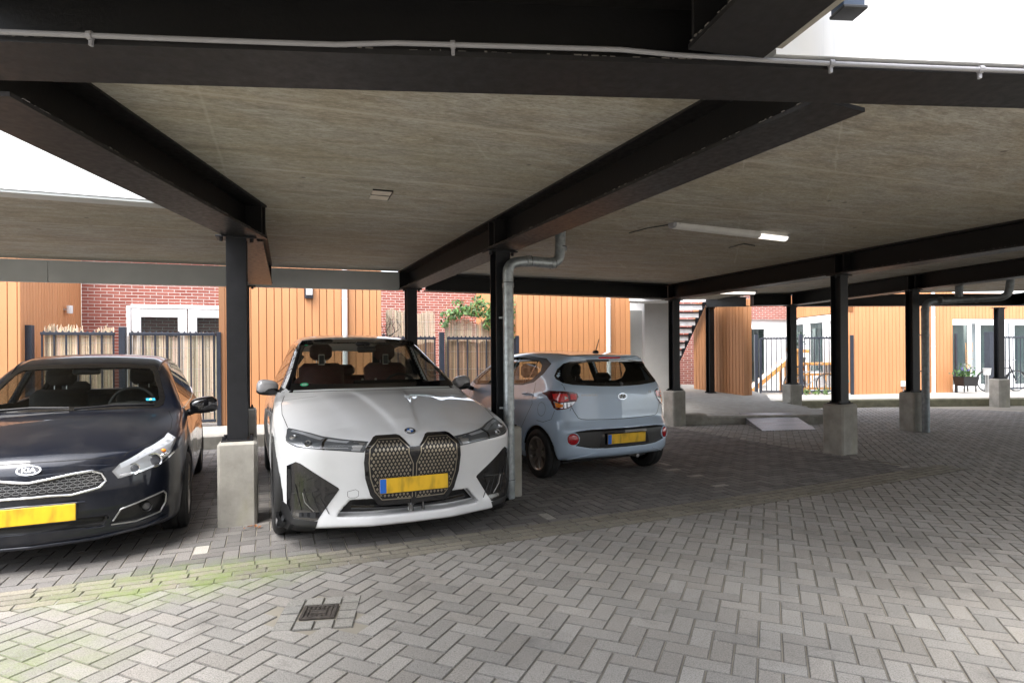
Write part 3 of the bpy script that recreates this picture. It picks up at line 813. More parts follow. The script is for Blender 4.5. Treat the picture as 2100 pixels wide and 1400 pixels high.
def ibeam(name, label, p0, p1, h=.29, w=.30, tf=.019, tw=.012, stiff=(), mat='beam', group='black steel deck beams', chalk=True):
    """p0, p1: middle of the underside of the bottom flange"""
    p0, p1 = Vector(p0), Vector(p1); mid = (p0 + p1)/2; d = p1 - p0
    e = empty(name, mid, math.atan2(d.y, d.x), label, 'steel beam', group); L = d.length; dz = d.z/2
    a, b = (-L/2, 0, -dz), (L/2, 0, dz)
    def sec(u0, u1, w0, w1): return [(u0, w0), (u1, w0), (u1, w1), (u0, w1)]
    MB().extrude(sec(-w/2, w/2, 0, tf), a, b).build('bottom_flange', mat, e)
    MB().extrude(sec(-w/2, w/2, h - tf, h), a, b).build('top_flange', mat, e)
    MB().extrude(sec(-tw/2, tw/2, tf, h - tf), a, b).build('web', 'beam_web_shade' if mat == 'beam' else mat, e)
    for st in stiff:
        u = -L/2 + st; zz = -dz + (2*dz)*st/L
        mb = MB()
        for sg in (-1, 1): mb.box((u, sg*(w/4 + tw/4 - .004), zz + h/2), (.014, w/2 - tw/2 - .012, h - 2*tf - .002), .001)
        mb.build('stiffener', mat, e)
    if chalk:      # crumbs of mortar and old paint lying along both flange edges
        mb = MB(); r = random.Random(int(L*1000))
        for sg in (-1, 1):
            u = -L/2 + .02
            while u < L/2 - .03:
                l = r.uniform(.004, .03)
                if r.random() < .55:
                    tt = r.uniform(.002, .0065); mb.box((u + l/2, sg*(w/2 - r.uniform(-.002, .006)), -dz + 2*dz*(u + L/2)/L + tf + tt/2 - .001), (l, r.uniform(.004, .012), tt), .001)
                u += l + r.uniform(0, .02)
        mb.build('mortar_crumbs', 'crust', e)
    return e
UB1 = Vector((.411, -.912, 0)); NB1 = Vector((.912, .411, 0))
b1a = Vector((-1.82, 9.48, 0)) + NB1*.15; b1b = b1a + UB1*7.62
ibeam('deck_beam', 'long black beam running back past the white car to the grey drainpipe post', (b1a.x, b1a.y, 2.487), (b1b.x, b1b.y, 2.487), stiff=(.012, .10, 3.86, 4.0))
ibeam('deck_beam', 'black beam over the gap between the dark car and the white car', (-2.30, 5.20, 2.457), (-2.155, 2.36, 2.457), .29, .32, stiff=(.012, .09))
d = Vector((-.352, .936, 0)); p = Vector((-2.37, 5.28, 0))
ibeam('deck_beam', 'short beam behind the left post reaching back to the grey fascia', (p.x, p.y, 2.457), (p.x + d.x*3.3, p.y + d.y*3.3, 2.452), .29, .30, stiff=(3.28,))
ibeam('deck_beam', 'black beam leaving the far corner post and passing over the ceiling tube light', (3.20, 12.20, 2.549), (6.85, 3.35, 2.549), stiff=(.05, .2, 4.0, 4.14))
ibeam('front_beam', 'massive black beam right across the front carrying the grey conduit', (-3.2, 1.98, 2.455), (9.5, 3.13, 2.52), .30, .29, chalk=True, stiff=())
ibeam('deck_beam', 'beam running overhead at the near side with a pale slab edge beside it', (.78, 2.14, 2.489), (1.2, .2, 2.489), .29, .30, stiff=(.014,))
ibeam('deck_beam', 'black edge beam at the back above the light blue hatchback', (-1.40, 9.66, 2.487), (3.08, 11.93, 2.549), .285, .2)
ibeam('deck_beam', 'black beam at the right over the drainpipe with two bends', (6.80, 14.2, 2.60), (8.75, 6.2, 2.60), stiff=(.05, 3.15, 3.3))
ibeam('deck_beam', 'short box ended beam between the far posts beside the orange corner', (5.80, 14.35, 2.60), (6.72, 14.28, 2.60), .27, .28, stiff=(.012,))
ibeam('deck_beam', 'beam reaching back to the thin post by the orange wall', (5.72, 14.50, 2.60), (5.24, 16.0, 2.715), .24, .2, chalk=False)
ibeam('deck_beam', 'black edge beam along the far right above the orange wall', (6.90, 14.62, 2.60), (19, 15.3, 2.62), .29, .24, chalk=False)
ibeam('deck_beam', 'second beam at the far right edge of the picture', (12.86, 15.0, 2.63), (12.0, 7.0, 2.63), .29, .28, chalk=False)

def fascia_label(i): return ''
e = empty('fascia_board', (*fa(0), 0), math.atan2(-.372, -.928), 'pale grey fascia board along the back edge of the deck', 'fascia')
def fz(t): return (zc(*fa(t)) - .30)
mb = MB()
for t0, t1 in ((-.02, 2.28), (2.30, 4.545), (4.552, 9)):
    V = []
    for t in (t0, t1):
        for u in (-.03, .03):
            V += [(t, u, fz(t)), (t, u, zc(*fa(t)) - .012)]
    mb.add(V, [(0, 1, 5, 4), (2, 6, 7, 3), (0, 4, 6, 2), (1, 3, 7, 5), (0, 2, 3, 1), (4, 5, 7, 6)])
mb.build('panel', 'fascia_grey', e)

# posts on concrete blocks
def column(name, label, x, y, ztop, rz, zb=.705, zg=0.0, wb=.325, w=.16, plinth=True, group='black steel posts on concrete blocks'):
    e = empty(name, (x, y, zg), rz, label, 'post', group)
    zb_ = zb - zg if plinth else 0; H = ztop - zg
    t = .013; mb = MB()
    for sg in (-1, 1): mb.box((0, sg*(w/2 - t/2), (zb_ + .014 + H - .016)/2), (w, t, H - .03 - zb_), .002)
    mb.box((0, 0, (zb_ + .014 + H - .016)/2), (.009, w - 2*t, H - .03 - zb_)); mb.build('shaft', 'steel', e)
    MB().box((0, 0, H - .009), (w + .16, w + .02, .014), .002).build('cap_plate', 'steel', e)
    MB().box((0, 0, zb_ + .007), (w + .09, w + .06, .014), .002).build('base_plate', 'steel', e)
    for sx in (-1, 1):
        for sy in (-1, 1):
            MB().lathe([(0, .03), (.013, .03), (.015, .0), (0, .0)], (sx*(w/2 + .025), sy*(w/2 - .01), zb_ + .014), 'z', 6).build('bolt', 'steel', e)
        MB().lathe([(0, -.03), (.014, -.03), (.016, .0), (0, .0)], (sx*(w/2 + .04), -w/4, H - .016), 'z', 6).build('bolt', 'steel', e)
    if plinth:
        c = .022; hw = wb/2
        sec = [(-hw, 0), (hw, 0), (hw, zb_ - c), (hw - c, zb_), (-hw + c, zb_), (-hw, zb_ - c)]
        o = MB().box((0, 0, zb_/2 - .03), (wb, wb, zb_ + .06), c).build('concrete_block', 'concrete', e, True, 30)
    return e
A = R(24.2)
column('steel_post', 'black post on a tall concrete block between the dark car and the white car', -2.375, 5.14, 2.457, R(21), wb=.305)
column('steel_post', 'black post beside the galvanised drainpipe at the right of the white car', -.115, 6.09, 2.487, A)
column('steel_post', 'slim black post half hidden behind the roof of the white car', b1a.x + UB1.x*.25, b1a.y + UB1.y*.25, 2.487, A)
column('steel_post', 'black post on a concrete block out in the open nearest the checker ramp', 4.70, 8.52, 2.549, A)
column('steel_post', 'black corner post on a block just behind the light blue hatchback', 3.30, 12.08, 2.549, A)
column('steel_post', 'black post on a block with the dark elbowed drainpipe beside it', 7.42, 11.0, 2.60, R(14))
column('steel_post', 'black post on a block at the edge of the raised platform', 6.76, 14.35, 2.60, R(14))
column('steel_post', 'black post on a block at the far right by the bicycle', 12.92, 15.75, 2.63, R(6), .74)
column('steel_post', 'thin black post without a block in front of the diagonal orange wall', 5.29, 15.86, 2.71, R(20), zg=.41, plinth=False)
column('steel_post', 'black post and block hidden behind the left post', -3.83, 8.48, 2.452, A)
# bolted gusset where the left beam changes direction
# ---- conduit along the front beam
e = empty('conduit', (0, 1.99, 2.50), 0, 'pale grey plastic conduit clipped along the front of the big beam', 'conduit')
fb = lambda x: 1.98 + (x + 3.2)*(1.15/12.7)              # beam middle
fzb = lambda x: 2.455 + (x + 3.2)*(.065/12.7)
pts = []
for i in range(60):
    x = -3.0 + i*.2
    sag = .003*math.sin(x*2.1) + (.010 if x < .5 else -.014*min(1, (x - .5)/.6))
    pts.append((x, fb(x) - .162 - e.location.y, fzb(x) + .024 - .012*(x < -.5) + sag - e.location.z))
MB().tube(pts, .0088, 10).build('tube', 'pvc_grey', e, True)
for x in (-1.35, -.245, 1.12, 1.83, 3.2, 4.3):
    p = min(pts, key=lambda q: abs(q[0] - x)); mb = MB()
    mb.tube([(p[0] - .008, p[1], p[2]), (p[0] + .008, p[1], p[2])], .0145, 10)
    mb.box((p[0], p[1] + .006, p[2] - .02), (.012, .014, .026), .002)
    mb.build('clip', 'pvc_grey', e)
# ---- white walls of the flats standing on the deck
e = empty('upper_wall', (.98, 2.24, 2.80), math.atan2(1.15, 12.7), 'white rendered wall of the flats above the front beam at the top right', 'wall')
MB().box((4.6, .055, 1.315), (9.2, .2, 3.2)).build('render_panel', 'white_render', e)
e2 = empty('wall_box', (*aty(1725, 10, 2.09)[:2], 2.60), math.atan2(1.15, 12.7), 'dark blue box fixed to the white wall at the top right', 'box'); e2.scale = (.75, .7, 1)
ym = .0
mb = MB().box((0, -.05, .2), (.105, .10, .42), .004); mb.build('casing', 'navy_box', e2)
MB().box((-.075, -.035, .22), (.04, .06, .40), .003).build('side_rail', 'navy_box', e2)
MB().box((0, -.055, -.016), (.118, .115, .012), .003).build('base_strip', 'black_plastic', e2)
w = Vector((.952, .36, 0)).normalized()
e = empty('upper_wall', (-4.06, 4.74, 3.0), math.atan2(w.y, w.x), 'white rendered wall above the slab seen through the gap at the left', 'wall')
MB().box((-1.7, -.11, 1.33), (6.6, .2, 3.2)).build('render_panel', 'white_render', e)
MB().box((-1.7, -.11, -.283), (6.6, .18, .02)).build('drip_edge', 'fascia_grey', e)
# pale slab edge strip next to the near beam
e = empty('edge_strip', (.94, 2.18, 2.75), 0, 'weathered concrete strip along the right side of the near beam', 'slab edge')
p0 = Vector((.955, 2.14, 0)); p1 = Vector((1.375, .2, 0))
MB().extrude([(-.03, -.24), (.02, -.24), (.02, .3), (-.03, .3)], p0 - Vector((.94, 2.18, 0)), p1 - Vector((.94, 2.18, 0))).build('strip', 'kerbstone', e)

# ---- ceiling fittings
def tube_light(name, label, a, b, lit):
    a, b = Vector(a), Vector(b); d = b - a; m = (a + b)/2
    e = empty(name, m, math.atan2(d.y, d.x), label, 'tube light', 'ceiling tube lights'); L = d.length
    MB().box((0, 0, .03), (L, .085, .05), .008).build('housing', 'diffuser', e)
    mb = MB(); n = 12
    sec = [(.052*math.cos(t), -.045*math.sin(t)) for t in [math.pi*i/n for i in range(n + 1)]]
    k = 0 if lit == 1 else L*.27
    if lit != 1: MB().extrude([(u, z + .008) for u, z in sec], (-L/2 + .02, 0, 0), (L/2 - k, 0, 0)).build('diffuser', 'diffuser', e, True)
    if lit: MB().extrude([(u*.96, z*.96 + .008) for u, z in sec], (L/2 - k + .002 if lit != 1 else -L/2 + .02, 0, 0), (L/2 - .02, 0, 0)).build('lit_tube', 'tube_lit', e, True)
    for sg in (-1, 1): MB().box((sg*(L/2 - .005), 0, .012), (.05, .115, .085), .02).build('end_cap', 'pvc_grey', e, True)
    return e
l = tube_light('tube_light', 'long grimy ceiling tube light with only its right end glowing', (1.69, 6.23, 2.765), (3.23, 6.98, 2.785), .3)
MB().tube([(-.8, .06, .06), (-.3, .07, .075), (.2, .07, .075), (.45, .07, .07)], .007, 6).build('cable', 'pvc_grey', l, True)
MB().box((.36, .09, .06), (.09, .07, .05), .006).build('junction_box', 'diffuser', l)
tube_light('tube_light', 'short bright ceiling tube light glowing further back near the stairs', (4.50, 12.86, 2.775), (5.34, 13.02, 2.78), 1)
e = empty('ceiling_plate', (-1.08, 4.925, zc(-1.08, 4.925) - .002), R(-70), 'small square inspection plate on the concrete ceiling above the white car', 'plate')
MB().box((-.072, 0, -.003), (.132, .15, .008), .001).build('cover', 'trim_beige', e); MB().box((.072, 0, -.003), (.132, .15, .008), .001).build('cover', 'trim_beige', e)
mb = MB().box((0, 0, -.004), (.012, .16, .012)); mb.box((.143, 0, -.004), (.01, .16, .012)); mb.box((0, .079, -.004), (.28, .008, .012)); mb.build('rim', 'black_plastic', e)
for lab, pxs in (('thin black cable loop on the ceiling left of the tube light', [(1290, 478), (1328, 468), (1365, 462), (1395, 458)]), ('thin black cable on the ceiling right of the tube light', [(1495, 508), (1525, 500), (1548, 504)])):
    P = []
    for a, b in pxs:
        q = onz(a, b, 2.80); z = zc(q[0], q[1]) - .006; q = onz(a, b, z); P.append(q)
    o = P[0]; e = empty('ceiling_cable', o, 0, lab, 'cable')
    mb = MB().tube([tuple(q[k] - o[k] for k in range(3)) for q in P], .006, 6)
    mb.build('cable', 'black_plastic', e)

# ---- drainpipes
def elbow_path(pts, r, n=7):
    """round the corners of a polyline"""
    P = [Vector(p) for p in pts]; out = [P[0]]
    for a, b, c in zip(P, P[1:], P[2:]):
        u = (a - b).normalized(); v = (c - b).normalized(); k = min(r, (a - b).length*.49, (c - b).length*.49)
        s, t = b + u*k, b + v*k
        for i in range(n + 1):
            q = i/n; out.append(s*(1-q)**2 + b*2*q*(1-q) + t*q*q)
    return out + [P[-1]]
def drainpipe(name, label, pts, r, mat, collars, branch=None, brackets=()):
    o = Vector(pts[0]); e = empty(name, o, 0, label, 'drainpipe')
    P = [p - o for p in elbow_path(pts, r*2.3)]
    MB().tube(P, r, 20).build('pipe', mat, e, True, 50)
    for c in collars:
        i = min(range(len(P) - 1), key=lambda k: (P[k] - (Vector(c) - o)).length); j = min(i + 1, len(P) - 1)
        dd = (P[j] - P[max(0, i - 1)]).normalized(); q = Vector(c) - o
        mb = MB().tube([q - dd*.022, q + dd*.022], r*1.10, 20); mb.build('collar', mat, e, True, 50)
        MB().tube([q + dd*.023, q + dd*.030], r*1.06, 20).build('seal_ring', 'black_plastic', e, True, 50)
    for b in brackets:
        q = Vector(b) - o; mb = MB().tube([q - Vector((0, 0, .012)), q + Vector((0, 0, .012))], r*1.09, 20); mb.box((q.x - r*1.35, q.y + .01, q.z), (r*.8, .02, .022), .003); mb.build('bracket', mat, e)
    if branch:
        MB().tube([p - o for p in elbow_path(branch, r*2)], r, 18).build('branch', mat, e, True, 50)
    return e
p0 = onz(1045, 1021, 0); Yp = p0[1]
q1 = aty(1045, 545, Yp); q2 = (.27, 6.25, q1[2] + .075); q3 = aty(1142, 535, 6.2)
P1 = [p0, (p0[0], Yp, q1[2]), (.13, 6.02, q1[2] + .05), (q3[0] - .02, 6.18, q1[2] + .055), (q3[0] + .02, 6.2, 2.62)]
P1 = [p0, (p0[0], Yp, 2.335), (.15, 6.0, 2.375), (.50, 6.16, 2.365), (.52, 6.17, zc(.5, 6.2) + .05)]
drainpipe('drainpipe', 'galvanised drainpipe with a swan neck beside the post right of the white car', P1, .0535, 'galv',
          [(p0[0], Yp, 2.12), (p0[0], Yp, .16), (.17, 6.01, 2.374), (.42, 6.125, 2.368), (.52, 6.17, 2.52)], None, [(p0[0], Yp, 1.80), (p0[0], Yp, .9)])
p0 = onz(1899, 886, 0)
PR = [p0, (p0[0], p0[1], 2.34), (8.05, 10.75, 2.38), (8.66, 10.35, 2.39), (8.70, 10.32, zc(8.6, 10.3) + .05)]
drainpipe('drainpipe', 'dark grey drainpipe with elbows beside the right hand post', PR, .062, 'galv_dark',
          [(p0[0], p0[1], 2.2), (7.7, 10.66, 2.365), (8.3, 10.6, 2.383)], [(8.08, 10.73, 2.39), (8.10, 10.73, zc(8, 10.7) + .05)], [(p0[0], p0[1], 1.75), (p0[0], p0[1], 1.1)])
# ================================================================ HOUSE FRONTS
def wall_empty(name, label, cat, o, ang, group=None): return empty(name, o, ang, label, cat, group)
def cladding(name, label, o, ang, L, z0, z1, bw=.134, slopez=None, parts=None):
    """vertical orange boards; local x runs to the right along the wall, y into it"""
    e = wall_empty(name, label, 'clad wall', (o[0], o[1], 0), ang, 'orange board walls')
    MB().box((L/2, .12, (z0 + z1)/2), (L, .18, z1 - z0)).build('backing', 'groove', e)
    mb = MB(); x = 0; r = random.Random(int(L*997))
    while x < L - .01:
        w = min(bw, L - x); k = r.uniform(.95, 1.03)
        mb.box((x + w/2, .014, (z0 + z1)/2 + .004), (w - .011, .03, z1 - z0), .004, 0, (k, k*r.uniform(.98, 1.01), k*r.uniform(.95, 1.02)))
        x += bw
    mb.build('boards', 'cladding', e)
    return e
def brickwall(name, label, o, ang, L, z0, z1, th=.2):
    e = wall_empty(name, label, 'brick wall', (o[0], o[1], 0), ang, 'red brick walls')
    MB().box((L/2, th/2, (z0 + z1)/2), (L, th, z1 - z0)).build('brickwork', 'brick', e); return e
F1 = R(18); fd = (math.cos(F1), math.sin(F1)); fn_ = (-fd[1], fd[0])
def P2(o, t, n=0): return (o[0] + fd[0]*t + fn_[0]*n, o[1] + fd[1]*t + fn_[1]*n)
TOP = 3.5
C1 = (-8.06, 9.75)
cladding('clad_wall', 'orange board wall at the far left edge behind the dark car', P2(C1, -4.2), F1, 4.2, .19, TOP)
dv = (-8.69 - C1[0], 12.0 - C1[1]); wl = cladding('clad_wall', 'finely grooved orange side wall with a small silver lamp', C1, math.atan2(dv[1], dv[0]), math.hypot(*dv), .19, TOP, .1)
bw1 = brickwall('brick_wall', 'red brick wall above the white garden doors at the left', (-8.69, 12.0), F1, 4.1, .19, TOP)
# small silver lamp
e = empty('wall_lamp', (*aty(128, 632, 11.25)[:2], 2.37), math.atan2(dv[1], dv[0]), 'small silver cylinder lamp on the finely grooved side wall', 'wall lamp')
MB().box((0, -.03, .0), (.06, .10, .03), .004).build('bracket', 'satin', e)
MB().lathe([(0, -.075), (.045, -.075), (.05, -.06), (.05, .075), (0, .078)], (0, -.12, 0), 'z', 20).build('shade', 'pvc_white', e, True)
def glazed_leaf(e, x0, x1, z0, z1, y, fr=.10, mull=None, blind=0.0, bottom=.25, glassm='pane', dark=True):
    """one white framed glazed leaf in wall-local coordinates"""
    mb = MB(); d = .06; zz0 = z0 + bottom
    mb.box((x0 + fr/2, y, (z0 + z1)/2), (fr, d, z1 - z0), .006); mb.box((x1 - fr/2, y, (z0 + z1)/2), (fr, d, z1 - z0), .006)
    mb.box(((x0 + x1)/2, y, z1 - fr/2), (x1 - x0 - 2*fr, d - .004, fr), .006); mb.box(((x0 + x1)/2, y, (z0 + zz0)/2), (x1 - x0 - 2*fr, d - .004, zz0 - z0), .006)
    if mull: mb.box(((x0 + x1)/2, y, z0 + (z1 - z0)*mull), (x1 - x0 - 2*fr, d - .006, .06), .004)
    o = mb.build('frame', 'pvc_white', e)
    MB().box(((x0 + x1)/2, y + .005, (zz0 + z1 - fr)/2), (x1 - x0 - 2*fr + .01, .008, z1 - fr - zz0 + .01)).build('pane', glassm, e)
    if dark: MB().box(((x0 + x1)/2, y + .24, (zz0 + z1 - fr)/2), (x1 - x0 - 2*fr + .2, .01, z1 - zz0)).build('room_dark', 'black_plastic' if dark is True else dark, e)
    if blind: MB().box(((x0 + x1)/2, y + .05, z1 - fr - blind/2), (x1 - x0 - 2*fr, .012, blind)).build('blind', 'pvc_white', e)
    return o
e = wall_empty('garden_doors', 'white double garden doors with roller blinds under the red brick at the left', 'doors', P2((-8.69, 12.0), .80) + (0,), F1)
MB().box((.04, -.02, 1.36), (.08, .09, 2.32), .006).build('outer_frame', 'pvc_white', e); MB().box((1.35, -.02, 2.51), (2.54, .09, .08), .006).build('outer_frame', 'pvc_white', e)
for x0 in (.09, 1.13): glazed_leaf(e, x0, x0 + 1.02, .2, 2.46, -.03, .17, None, .28, .5)
e = brickwall('brick_lintel', 'upright brick course along the head of the white garden doors', P2((-8.69, 12.0), .78, -.008), F1, 2.5, 2.555, 2.60, .05)
C2 = (-5.2, 10.85)
w2 = cladding('clad_wall', 'orange board wall directly behind the white car', P2(C2, -.134), F1, 2.904, .19, TOP)
MB().box((.05, -.01, 1.85), (.10, .03, 3.3), .004).build('corner_board', 'cladding', w2)
# wall lamp box and white downpipe on it
def box_lamp(o, ang, label):
    e = empty('wall_lamp', o, ang, label, 'wall lamp')
    MB().box((0, -.04, 0), (.15, .08, .26), .008).build('housing', 'dark_metal', e)
    MB().box((.008, -.088, .025), (.115, .05, .2), .012).build('shade', 'pvc_white', e); return e
t = 1.42; box_lamp((*P2(C2, t, -.01), aty(628, 598, 11.25)[2]), F1, 'dark wall lamp with a white shade on the orange wall behind the white car')
def downpipe(o, ang, z0, z1, label, r=.05):
    e = empty('downpipe', (*o, z0), ang, label, 'downpipe', 'white downpipes'); MB().tube([(0, -.07, 0), (0, -.07, z1 - z0)], r, 18).build('pipe', 'pvc_white', e, True, 50)
    for z in (.55, 1.45, 2.35): MB().tube([(0, -.07, z - .012), (0, -.07, z + .012)], r*1.12, 18).build('collar', 'pvc_white', e, True, 50); MB().box((0, -.03, z), (.03, .06, .02)).build('bracket', 'pvc_white', e)
    return e
downpipe(P2(C2, 2.07), F1, .2, TOP, 'white downpipe on the orange wall behind the white car')
C3 = (.105, 12.57)
brickwall('brick_wall', 'red brick wall deep in the recess above the reed screens', (-3.5, 15.0), F1, 2.75, .19, TOP)
cladding('clad_wall', 'orange side wall in the recess partly covered by ivy', P2(C3, 0, 3.4), math.atan2(-fn_[1], -fn_[0]), 3.4, .19, TOP)
cladding('clad_wall', 'wide orange board wall behind the light blue hatchback', C3, F1, 2.71, .19, TOP, .129)
downpipe(P2(C3, 2.12), F1, .2, TOP, 'white downpipe on the orange wall behind the light blue hatchback')

# ---- fences
def fence(o, ang, segs, z0, group=None, label='', pick=.20, crest=True, posts=(), flat=True):
    e = empty('metal_fence', (*o, z0), ang, label, 'fence', group)
    for x, h, w in posts: MB().box((x, 0, h/2), (w, w, h), .004).build('post', 'dark_metal', e)
    for x0, x1, h in segs:
        MB().box(((x0 + x1)/2, 0, h), (x1 - x0, .045, .05), .004).build('rail', 'dark_metal', e); MB().box(((x0 + x1)/2, 0, .10), (x1 - x0, .045, .05), .004).build('rail', 'dark_metal', e)
        n = max(2, round((x1 - x0)/pick))
        for i in range(n + 1):
            x = x0 + .02 + (x1 - x0 - .04)*i/n
            MB().box((x, -.001, (h + .10)/2), (.026, .02, h - .15), .003).build('picket', 'dark_metal', e)
        if crest:
            mb = MB(); m = int((x1 - x0)/.085)
            for i in range(m):
                x = x0 + (i + .5)*(x1 - x0)/m; mb.add([(x - .022, -.008, h + .024), (x + .022, -.008, h + .024), (x, -.008, h + .055), (x - .022, .008, h + .024), (x + .022, .008, h + .024), (x, .008, h + .055)], [(0, 1, 2), (5, 4, 3), (0, 3, 4, 1), (1, 4, 5, 2), (2, 5, 3, 0)])
            mb.build('spike_strip', 'dark_metal', e)
    return e
def reeds(o, ang, L, z0, h, label, tone, ragged=.05, slant=0.0, d=.011):
    """a mat of canes: hundreds of thin stalks bound into one screen"""
    e = empty('reed_screen', (*o, z0), ang, label, 'reed screen'); mb = MB(); r = random.Random(int(L*1e4 + h*77)); x = 0
    while x < L:
        w = r.uniform(.6, 1.4)*d; k = r.uniform(.45, 1.25); c = tuple(min(1, q*k*r.uniform(.92, 1.08)) for q in tone)
        hh = h + r.gauss(0, ragged*.6) + ragged*math.sin(x*7.0) + ragged*.7*math.sin(x*17); b = r.gauss(0, .006); y = r.uniform(-.012, .012)
        V = [(x + sx*w + b*q + slant*q*hh, y + sy*w, q*hh) for q in (0, 1) for sx, sy in ((-.5, -.3), (.5, -.3), (0, .6))]
        mb.add(V, [(0, 1, 4, 3), (1, 2, 5, 4), (2, 0, 3, 5), (3, 4, 5)], c); x += w*r.uniform(.45, .8)
    mb.build('canes', 'reed', e)
    mb = MB()
    for q in (.12, .37, .62, .86): mb.tube([(0, -.02, h*q), (L*.5, -.021, h*q - .006), (L, -.02, h*q)], .002, 4)
    mb.build('binding_wire', 'satin', e); return e
FA = math.atan2(.85, 2.72); fo = (-8.07, 9.93)
def PF(t, n=0): return (fo[0] + math.cos(FA)*t - math.sin(FA)*n, fo[1] + math.sin(FA)*t + math.cos(FA)*n)
fence(fo, FA, [(.16, 1.24, 1.66), (1.46, 2.82, 1.66)], .2, None, 'dark metal fence and gate filled with reeds behind the dark car', .19, True, [(0, 1.80, .11), (1.36, 1.78, .10), (2.88, 1.70, .07)])
reeds(PF(.2, .05), FA, 1.02, .26, 1.68, 'ragged pale reed mat in the gate behind the dark car', (.72, .56, .40), .05)
reeds(PF(1.44, .05), FA, 1.41, .26, 1.58, 'reed mat in the fence just left of the left post', (.70, .57, .43), .025)
fence(P2(C2, 2.83, .02), F1, [(.05, 1.02, 1.60), (1.25, 2.72, 1.60)], .2, None, 'dark metal fence and gate between the orange walls behind the white car', .2, True, [(-.02, 1.68, .06), (1.14, 1.72, .10), (2.76, 1.66, .07)])
reeds(P2(C2, 2.85, .09), F1, 1.0, .26, 1.45, 'brown reed mat low in the gate behind the white car', (.34, .20, .12), .02)
reeds(P2(C2, 4.1, .09), F1, 1.42, .26, 1.48, 'brown mottled reed mat in the fence behind the white car', (.36, .24, .15), .02)
reeds(P2(C2, 2.90, .16), F1, .98, .9, 1.44, 'tall pale grass mat standing up behind the gate', (.62, .52, .38), .03, -.02, .007)
reeds(P2(C2, 4.06, .16), F1, 1.5, .9, 1.28, 'pale grass mat under the ivy', (.60, .49, .35), .05, .01, .007)
# ---- ivy and dry twigs
def leaf(mb, p, s, r, tone):
    n = Vector((r.gauss(0, .5), -1 + r.gauss(0, .4), r.gauss(.25, .45))).normalized(); a = n.cross(Vector((r.gauss(0, 1), r.gauss(0, .4), r.gauss(0, 1)))).normalized(); b = n.cross(a)
    k = r.uniform(.45, 1.35); c = (tone[0]*k*r.uniform(.8, 1.2), tone[1]*k, tone[2]*k*r.uniform(.7, 1.2)); q = s*r.uniform(.6, 1.25)
    V = [p - b*q, p + a*q*.55 - b*q*.2, p + a*q*.38 + b*q*.5 + n*q*.12, p + b*q*1.1, p - a*q*.38 + b*q*.5 + n*q*.12, p - a*q*.55 - b*q*.2]
    mb.add(V, [(0, 1, 2, 3), (0, 3, 4, 5)], c)
r = random.Random(21); io = P2(C2, 4.05, .0); e = empty('ivy', (*io, 1.36), F1, 'bright green ivy tumbling over the grass mat behind the white car', 'climbing plant')
mb = MB(); st = MB()
def blob(x, z, rx, rz, n, y=.05, s=.042):
    for _ in range(n):
        a = r.uniform(0, 6.283); q = math.sqrt(r.random()); leaf(mb, Vector((x + rx*q*math.cos(a), y + r.gauss(0, .06), z + rz*q*math.sin(a))), s, r, (.085, .17, .035))
for x, z, rx, rz, n in ((.85, 1.04, .48, .16, 300), (1.15, .88, .28, .16, 150), (.45, 1.0, .30, .09, 120), (.12, .92, .22, .10, 75), (-.02, .74, .10, .10, 24), (.95, .72, .14, .10, 40), (.7, 1.22, .14, .10, 40), (1.35, 1.05, .15, .35, 150), (1.42, .6, .06, .3, 30), (.25, 1.15, .12, .08, 22)): blob(x, z, rx, rz, n)
for i in range(16):
    x = r.uniform(-.1, 1.4); P = [Vector((x, .06, .75))]
    for k in range(6): P.append(P[-1] + Vector((r.gauss(.0, .07), r.gauss(0, .03), r.uniform(.03, .13))))
    st.tube(P, .004, 5)
mb.build('leaves', 'leaf', e); st.build('stems', 'dead_leaf', e)
e = empty('dry_twigs', (*P2(C2, 2.86, .08), 1.2), F1, 'thin dry twigs beside the tall grass mat', 'dry plant'); mb = MB()
for i in range(12):
    P = [Vector((r.uniform(-.05, .10), .03, r.uniform(.3, .6)))]
    for k in range(6): P.append(P[-1] + Vector((r.gauss(.02, .05), 0, r.uniform(.05, .15))))
    mb.tube(P, .004, 4)
mb.build('stems', 'reed', e)

# ---- stair block, stairs, diagonal wall
e = wall_empty('stair_wall', 'pale rendered end wall between the hatchback and the outdoor stairs', 'wall', (3.14, 14.05, 0), R(12))
MB().box((.36, .4, 1.4), (.72, .8, 2.8)).build('render_panel', 'render_shade', e)
e = wall_empty('recessed_door', 'dark recessed door beside the pale stair wall', 'door', (2.55, 14.0, 0), R(12)); MB().box((.34, .1, 1.3), (.68, .05, 2.4)).build('leaf', 'fascia_grey', e); MB().box((.55, .06, 1.15), (.02, .03, .14)).build('handle', 'satin', e)
e = wall_empty('lintel', 'white lintel over the dark recessed door', 'lintel', (2.66, 13.36, 0), R(15)); MB().box((.55, .25, 2.78), (1.1, .5, .26), .004).build('beam', 'white_render', e)
brickwall('brick_wall', 'dark red brick wall behind the outdoor stairs', (4.1, 17.75), R(-8), 1.6, .3, 3.6)
e = empty('staircase', (4.6, 16.2, .42), 0, 'open black steel stairs with white step fronts', 'stairs')
lo = Vector(aty(1376, 772, 17.0)) - e.location; hi_ = Vector(aty(1449, 612, 16.1)) - e.location
mbs = MB(); a_ = lo; d = hi_ - lo
for off in (0, -1.05):
    q0 = lo + Vector((off, 0, 0)) - d*.10; q1 = hi_ + Vector((off, 0, 0)) + d*.12
    V = []
    for p in (q0, q1): V += [p + Vector((sx*.012, 0, sz)) for sx, sz in ((-1, -.10), (1, -.10), (1, .10), (-1, .10))]
    MB().add(V, [(0, 1, 2, 3), (7, 6, 5, 4)] + [(i, 4 + i, 4 + (i+1) % 4, (i+1) % 4) for i in range(4)]).build('stringer', 'dark_metal', e)
